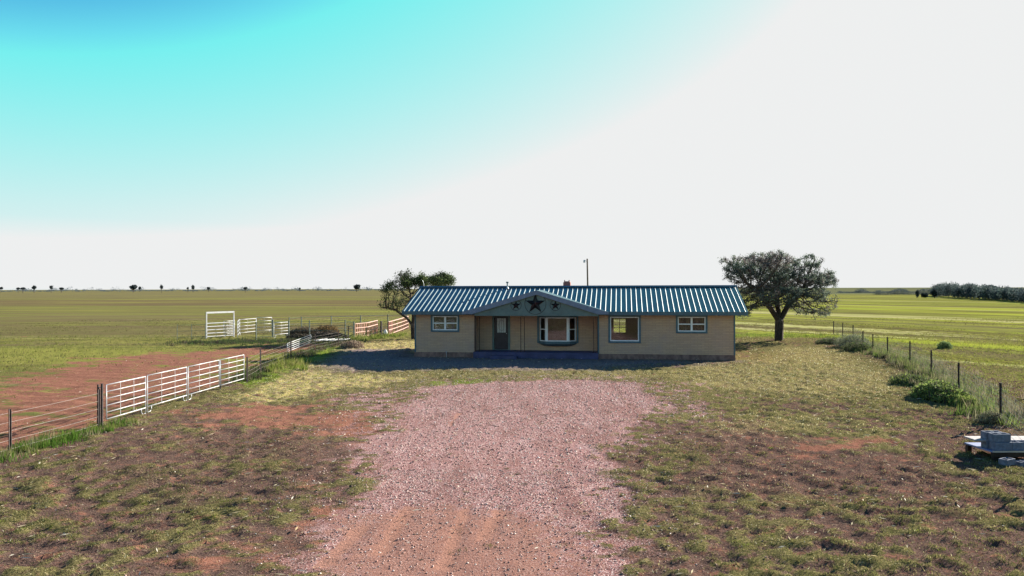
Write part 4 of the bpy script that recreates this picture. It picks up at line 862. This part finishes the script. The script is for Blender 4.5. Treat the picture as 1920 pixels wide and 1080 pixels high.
# white sack in the gap
q = MB(); n_ = 10
for k,(zz,rr) in enumerate(((0,.12),(.08,.17),(.2,.17),(.3,.13),(.36,.06),(.42,.09))): q.v += [(rr*math.cos(j*2*math.pi/n_)*(1+.15*math.sin(3*j)),rr*.8*math.sin(j*2*math.pi/n_),zz) for j in range(n_)]
q.f = [(k*n_+j,k*n_+(j+1)%n_,(k+1)*n_+(j+1)%n_,(k+1)*n_+j) for k in range(5) for j in range(n_)]+[tuple(range(n_))[::-1],tuple(50+j for j in range(n_))]
o = q.build('tied_sack', M['sack'], None, smooth=True); o.location = (*gp(722.5,63.0),.28); tag(o,'small white sack in the gap of the red rail fence','sack')
# ------------------------------------------------------------------ utility pole
pD = 112.0; px_,py_ = gp(1103,pD); topz = H+(540.4-485)/F*pD
t = empty('utility_pole',(px_,py_,0),0,'slim wooden pole with a yard light rising behind the house roof','pole')
q = MB(); q.tube([(0,0,-.2),(-.15,0,topz)],.15,8,r2=.11); q.build('pole', M['woodpole'], t)
q = MB(); q.tube([(-.15,0,topz-.5),(-.45,-.1,topz-.25),(-.62,-.15,topz-.25)],.03,6); q.build('lamp_arm', M['lampgrey'], t)
q = MB(); q.tube([(-.62,-.15,topz-.2),(-.62,-.15,topz-.35),(-.62,-.15,topz-.6)],[.1,.14,.16],10); q.build('yard_light', M['lampgrey'], t)
# ------------------------------------------------------------------ slab table with blocks at right
def at(px,py,z):      # point on the horizontal plane z
    D_ = (H-z)*F/(py-hor(px)); return ((px-960)/F*D_, D_)
th_ = -.0
bx,by = at(1860,846,.27); 
t = empty('low_platform',(bx,by,0),th_,'low platform topped with a pale blue metal sheet at the right edge of the yard','platform')
q = MB(); q.add([(0,0,.23),(1.5,0,.23),(1.5,1.0,.23),(-.06,1.0,.23),(0,0,.27),(1.5,0,.27),(1.5,1.0,.27),(-.06,1.0,.27)],[(0,3,2,1),(4,5,6,7),(0,1,5,4),(1,2,6,5),(2,3,7,6),(3,0,4,7)]); q.build('metal_sheet', M['sheet'], t, bevel=.008); q = MB(); q.box(.0,1.5,-.03,-.002,.245,.283); q.build('sheet_rim', M['lampgrey'], t)
for xx,yy in ((.12,.12),(1.3,.12),(.05,1.0),(1.3,1.0)): q = MB(); q.box(xx-.05,xx+.05,yy-.05,yy+.05,-.08,.229); q.build('leg', M['iron'], t)
q = MB(); q.box(.05,1.4,.03,.07,.12,.229); q.build('apron', M['iron'], t)
def cblock(x,y,z,rz,label,l=.42,w=.22,h=.19):
    o = empty('concrete_block',(x,y,z),rz,label,'concrete block','concrete blocks on the low platform'); q = MB()
    t_=.032; q.box(0,l,0,t_,0,h); q.box(0,l,w-t_,w,0,h)
    for xx in (0,l/2-t_/2,l-t_): q.box(xx,xx+t_,t_,w-t_,0,h)
    q.build('block_body', M['concrete_block'], o, bevel=.006)
B0 = (bx+.10,by+.06,.272)
cblock(B0[0],B0[1],B0[2],0,'pale grey block at the front left of the bottom layer on the sheet')
cblock(B0[0]+.43,B0[1]+.01,B0[2],.02,'darker grey block at the front right of the bottom layer on the sheet')
cblock(B0[0]-.04,B0[1]+.25,B0[2],0,'grey block behind the front left one in the bottom layer')
cblock(B0[0]+.42,B0[1]+.26,B0[2],0,'grey block behind the front right one in the bottom layer')
cblock(B0[0]-.0,B0[1]+.05,B0[2]+.192,.0,'grey block at the front of the top layer of the stack')
cblock(B0[0]-.02,B0[1]+.29,B0[2]+.192,.02,'grey block at the back of the top layer of the stack')
p0 = at(1829,825,.47); 
t = empty('plank_board',(p0[0],p0[1],.43),0,'weathered grey plank top sticking out behind the concrete blocks','board')
for k in range(3): q = MB(); q.box(0,2.3,k*.165,k*.165+.155,.0,.04); q.build('plank', M['plank'], t, bevel=.004)
for xx in (.62,1.9): q = MB(); q.box(xx,xx+.09,.06,.40,-.5,-.002); q.build('leg', M['iron'], t)
bx2,by2 = G(1888,879)
for k,(dx,dy,rz,lb) in enumerate(((0,0,.5,'small dark concrete block lying on the ground in front of the low platform'),(.38,.12,.2,'second dark concrete block on the ground at the right edge in front of the platform'))):
    o = empty('paving_block',(bx2+dx,by2+dy,gz(bx2+dx,by2+dy)),rz,lb,'concrete block','blocks on the ground by the platform'); q = MB(); t_=.032; l,w,h=.34,.2,.14
    q.box(0,l,0,t_,0,h); q.box(0,l,w-t_,w,0,h)
    for xx in (0,l/2-t_/2,l-t_): q.box(xx,xx+t_,t_,w-t_,0,h)
    q.build('block_body', M['concrete_block'], o, bevel=.006)
# ------------------------------------------------------------------ tall grass and bushes
def band(name, pts, n, width, h, wd, cols, nb=30, rad=.25, lean=.5):
    P_ = np.array(pts); seg = rng.integers(0,len(P_)-1,n); u = rng.random((n,1)); c = P_[seg]*(1-u)+P_[seg+1]*u+rng.normal(size=(n,2))*width
    cl = np.array(cols)[rng.integers(0,len(cols),n)]; hh = h*(.5+.8*rng.random(n))*(.6+.8*fbm(c[:,0],c[:,1],.8,2))
    return tufts(name, c[:,0], c[:,1], nb, rad*(.5+rng.random(n)), hh, wd, cl, lean=lean)
GG = [(.13,.20,.05),(.20,.27,.07),(.22,.24,.09),(.30,.27,.16),(.13,.13,.09)]
off_ = lambda L,d: [(a+d,b) for a,b in L]
band('tall_grass', off_(FENR[1:9],-.1), 620, .4, .42, .03, GG, 34, .3)
band('tall_grass', off_(FENR[1:9],.9), 260, .7, .38, .03, [(.20,.25,.09),(.25,.24,.15),(.30,.25,.18)], 26, .4)
band('tall_grass', [(-13.6,13),(-12.9,18.7),(-12.0,22.6)], 170, .3, .28, .02, [(.10,.20,.03),(.13,.24,.04),(.22,.26,.07),(.35,.32,.18)], 34, .22)
band('tall_grass', [(-12.2,33),(-12.6,36),(-13.0,42),(-13.3,50),(-13,57)], 240, .35, .35, .03, [(.08,.13,.04),(.12,.17,.05),(.16,.14,.09),(.10,.08,.06)], 34, .3)
band('tall_grass', [(-11.9,37),(-12.1,40.0)], 40, .4, .5, .035, [(.28,.32,.07),(.38,.36,.14),(.20,.26,.05)], 44, .35)
band('tall_grass', [gp(665,58.5),gp(700,61),gp(760,66)], 90, .5, .45, .035, [(.22,.27,.06),(.30,.33,.10),(.17,.22,.05)], 34, .35)
band('tall_grass', [gp(350,56),gp(450,57),gp(540,58.5),gp(640,58)], 300, 1.2, .32, .04, [(.06,.10,.04),(.09,.13,.05),(.10,.08,.07)], 26, .5)
band('tall_grass', [gp(1390,63),gp(1460,63),gp(1560,62)], 160, 1.1, .28, .035, [(.22,.30,.05),(.30,.36,.08),(.16,.2,.05)], 26, .5)
def bush(label, x, y, rx, ry, rz_, n, pal, seed, name='shrub', leaf=.05, twigs=30, cat='shrub'):
    R = np.random.default_rng(seed); root = empty(name,(x,y,gz(x,y)),0,label,cat); q = MB()
    for k in range(twigs):
        a = R.random()*6.28; e = .5+.9*R.random(); v = Vector((math.cos(a)*math.cos(e)*rx,math.sin(a)*math.cos(e)*ry,math.sin(e)*rz_))*(.6+.4*R.random()); q.tube([(0,0,-.02),v*.5+Vector((0,0,.03)),v],.012,4,r2=.004,cap=False)
    q.build('stem', M['bark'], root)
    d = R.normal(size=(n,3)); d[:,2] = np.abs(d[:,2]); d /= np.linalg.norm(d,axis=1)[:,None]; lump = .75+.5*fbm(d[:,0]*2+seed,d[:,1]*2+d[:,2]*2,1.3,3)
    c = d*(R.random((n,1))**.45)*lump[:,None]*np.array([rx,ry,rz_]); u = R.normal(size=(n,3)); u[:,2] += .8; u /= np.linalg.norm(u,axis=1)[:,None]; v = np.cross(u,R.normal(size=(n,3))); v /= np.linalg.norm(v,axis=1)[:,None]
    s = leaf*(.6+.8*R.random((n,1))); Vl = np.stack([c-u*s,c+v*s*.35,c+u*s,c-v*s*.35],1).reshape(-1,3); P_ = np.array(pal); col = np.repeat(P_[R.integers(0,len(P_),n)]*(1+.3*(R.random((n,1))*2-1)),4,0)
    npmesh('foliage', Vl, np.arange(4*n).reshape(-1,4), 4, M['leaf'], dict(col=col), root); return root
DG = [(.05,.07,.03),(.09,.12,.045),(.13,.17,.06),(.12,.10,.08)]
bush('large dark green weedy bush against the right wire fence', *G(1763,750), .85,1.3,.62, 7000, DG+[(.22,.28,.08)]+[(.20,.28,.07),(.26,.32,.09)], 1, leaf=.06)
bush('long dark bush by the right fence behind the largest one', *G(1712,722), .9,1.3,.45, 5000, DG+[(.20,.26,.07)], 2)
bush('small round green bush alone in the right field', *G(1771,655), .5,.5,.5, 1800, [(.12,.18,.07),(.16,.22,.09)], 3)
bush('grey green bush at the far end of the right fence', *G(1598,652), 1.3,1.2,.95, 4500, [(.12,.15,.09),(.17,.2,.12),(.2,.19,.14)], 4)
bush('low dark bush left of the grey green bush near the right fence', *G(1558,645), 1.3,.8,.5, 2800, DG+[(.15,.13,.12)], 5)
bush('dark bush at the foot of the fence in front of the grey green bush', *G(1608,659), 1.2,.8,.6, 3000, DG, 6)
bush('tan brush clump beside the corner of the house shadow', *G(660,654), .9,.8,.55, 3200, [(.25,.18,.14),(.18,.13,.10),(.3,.25,.18)], 7)
bush('wide dark tangle of brush behind the wire fence', *gp(615,60.5), 1.8,.8,.65, 5000, [(.05,.045,.045),(.075,.065,.055),(.11,.09,.07)], 8, leaf=.07)
bush('low dark tangle of brush right of the bright white pen panel', *gp(562,61.5), 1.2,.8,.45, 3500, [(.06,.055,.045),(.10,.085,.06)], 9, leaf=.07)
bush('brown brush heap behind the pens in front of the green field', *gp(570,67), 1.8,.9,.75, 3600, [(.09,.07,.05),(.12,.10,.07)], 10, leaf=.07)
bush('brown and tan brush heap behind the pens left of the red rail fence', *gp(612,68), 1.3,.9,.85, 3000, [(.10,.08,.05),(.22,.14,.06)], 11, leaf=.07)
bush('dry grey weed clump at the foot of the nearest right fence post', *G(1858,796), .5,.4,.35, 1500, [(.22,.2,.14),(.14,.15,.09)], 12, leaf=.035)
bush('fresh green clump at the foot of the second right fence post', *G(1812,762), .45,.4,.35, 1500, [(.2,.26,.06),(.3,.33,.1)], 13, leaf=.04)
# ------------------------------------------------------------------ distant trees
def far_tree(label, px, pw, ph, D_, seed, pbase=None, pal=((.03,.045,.05),(.045,.06,.06)), group='lone trees on the horizon', n=900, trunkp=.25):
    R = np.random.default_rng(seed); s = D_/F; X_ = (px-960)*s; w_ = pw*s/2; h_ = (H*F/D_*0+ph)*s; z0 = 0.0 if pbase is None else H-(pbase-hor(px))*s
    root = empty('distant_tree',(X_,D_,max(0,z0)),0,label,'tree',group); q = MB()
    q.tube([(0,0,-.3-max(0,z0)),(0,0,h_*.5)],w_*.12,6,r2=w_*.05)
    for k in range(5): a = k*1.3+seed; q.tube([(0,0,h_*.3),(math.cos(a)*w_*.6,math.sin(a)*w_*.6,h_*.65)],w_*.05,5,r2=w_*.02)
    q.build('trunk', M['bark'], root)
    d = R.normal(size=(n,3)); d /= np.linalg.norm(d,axis=1)[:,None]; lump = .8+.5*(fbm(d[:,0]*2+seed*3,d[:,1]*2+d[:,2]*2.5,1.2,3)-.5)*2
    c = d*(R.random((n,1))**.4)*lump[:,None]*np.array([w_,w_,h_*.50])+np.array([0,0,h_*.46]); u = R.normal(size=(n,3)); u /= np.linalg.norm(u,axis=1)[:,None]; v = np.cross(u,R.normal(size=(n,3))); v /= np.linalg.norm(v,axis=1)[:,None]
    ss = w_*.16*(.6+.8*R.random((n,1))); Vl = np.stack([c-u*ss,c+v*ss*.6,c+u*ss,c-v*ss*.6],1).reshape(-1,3); P_ = np.array(pal); col = np.repeat(P_[R.integers(0,len(P_),n)]*(1+.3*(R.random((n,1))*2-1)),4,0)
    npmesh('crown', Vl, np.arange(4*n).reshape(-1,4), 4, M['leaf'], dict(col=col), root)
FT = [(64,7,8,'leftmost dark round tree on the left horizon'),(96,6,8,'second dark round tree from the left on the horizon'),(250,13,9,'widest dark tree clump on the left horizon'),(262,5,6,'small dark tree touching the right side of the widest clump'),
 (303,6,9,'dark round tree midway between the widest clump and the white gate'),(362,6,9,'dark round tree on the horizon just left above the white gate'),(352,4,5,'faint small tree left of the round one above the white gate'),
 (34,6,4,'low dark bush left of the first round tree on the horizon'),(43,8,4,'low flat bush just left of the first round tree'),(2,6,5,'low dark bush at the left edge of the horizon'),(115,8,4,'low faint bush right of the second round tree'),
 (391,6,5,'low faint bush right above the white gate'),(460,7,5,'low dark bush far right of the white gate on the horizon'),(562,4,4,'tiny dark tree alone on the horizon left of the leaning tree'),(669,12,10,'broad dark tree on the horizon left of the leaning tree')]
for k,(px,pw,ph,lb) in enumerate(FT): far_tree(lb, px, pw*1.2, ph*1.15, 900+60*(k%4), 20+k, pbase=543.2)
# right wood and the trees at its edge
for k,(px,pw,ph,D_,lb) in enumerate([(1720,9,17,300,'small crooked tree standing apart left of the wood'),(1734,16,10,300,'low tree between the crooked tree and the wood'),(1752,16,20,290,'tall tree at the left end of the wood')]):
    far_tree(lb, px, pw, ph, D_, 50+k, group='trees at the edge of the wood')
def wood():
    R = np.random.default_rng(77); Vs=[]; Cs=[]; q = MB()
    k = 430
    for j in range(k):
        px = 1752+(2150-1752)*R.random(); dd = R.random()*40; pb = 556+(px-1750)*.067; D_ = H*F/(pb-hor(px))+dd; X_ = (px-960)/F*D_
        top = 533+max(0,px-1830)*.10+ (1760-px)*.15*(px<1790) ; h_ = max(2.,(H-(top-hor(px))/F*D_)*(.78+.35*R.random())); w_ = h_*.33*(.7+.6*R.random())
        n = 260; d = R.normal(size=(n,3)); d /= np.linalg.norm(d,axis=1)[:,None]
        c = d*(R.random((n,1))**.45)*np.array([w_,w_,h_*.48])+np.array([X_,D_,h_*.52])+R.normal(size=(n,3))*.15; s = .22*(.6+R.random((n,1))); u = R.normal(size=(n,3)); u /= np.linalg.norm(u,axis=1)[:,None]; v = np.cross(u,R.normal(size=(n,3))); v /= np.linalg.norm(v,axis=1)[:,None]
        Vs.append(np.stack([c-u*s,c+v*s*.6,c+u*s,c-v*s*.6],1).reshape(-1,3)); base = np.array([(.06,.085,.085),(.07,.10,.09),(.055,.075,.08)])[R.integers(0,3)]; Cs.append(np.repeat(base*(1+.35*(R.random((n,1))*2-1)),4,0))  # bluish greens take the place of haze over the wood
    Vv = np.concatenate(Vs); o = npmesh('wood', Vv, np.arange(len(Vv)).reshape(-1,4), 4, M['leaf'], dict(col=np.concatenate(Cs))); tag(o, kind='stuff')
wood()
def scrub_line(name, x0,x1,Dr,h,n,seed,cols):
    R = np.random.default_rng(seed); px = x0+(x1-x0)*R.random(n); D_ = Dr[0]+(Dr[1]-Dr[0])*R.random(n); X_ = (px-960)/F*D_; hh = h*(.3+R.random(n))*(.3+1.4*sstep(fbm(px*.06,px*0,1.0,3),.35,.65)); Vs=[];Cs=[]; m_=26
    c = np.stack([np.repeat(X_,m_),np.repeat(D_,m_),np.zeros(n*m_)],1)+R.normal(size=(n*m_,3))*np.array([1.6,1.2,0])*h*.4; c[:,2] = R.random(n*m_)*np.repeat(hh,m_)
    N_=n*m_; s = h*.16*(.6+R.random((N_,1))); u = R.normal(size=(N_,3)); u /= np.linalg.norm(u,axis=1)[:,None]; v = np.cross(u,R.normal(size=(N_,3))); v /= np.linalg.norm(v,axis=1)[:,None]
    Vv = np.stack([c-u*s,c+v*s*.6,c+u*s,c-v*s*.6],1).reshape(-1,3); col = np.repeat(np.array(cols)[R.integers(0,len(cols),N_)],4,0)
    o = npmesh(name, Vv, np.arange(len(Vv)).reshape(-1,4), 4, M['leaf'], dict(col=col)); tag(o, kind='stuff')
scrub_line('distant_scrub', 1575,1790,(560,640),1.7,900,5,[(.05,.065,.07),(.07,.09,.08)])
scrub_line('distant_scrub', 1640,1760,(420,470),1.3,300,6,[(.05,.06,.06),(.08,.09,.06)])
scrub_line('distant_scrub', -60,760,(1500,2600),5,500,7,[(.10,.13,.15),(.07,.09,.11)])
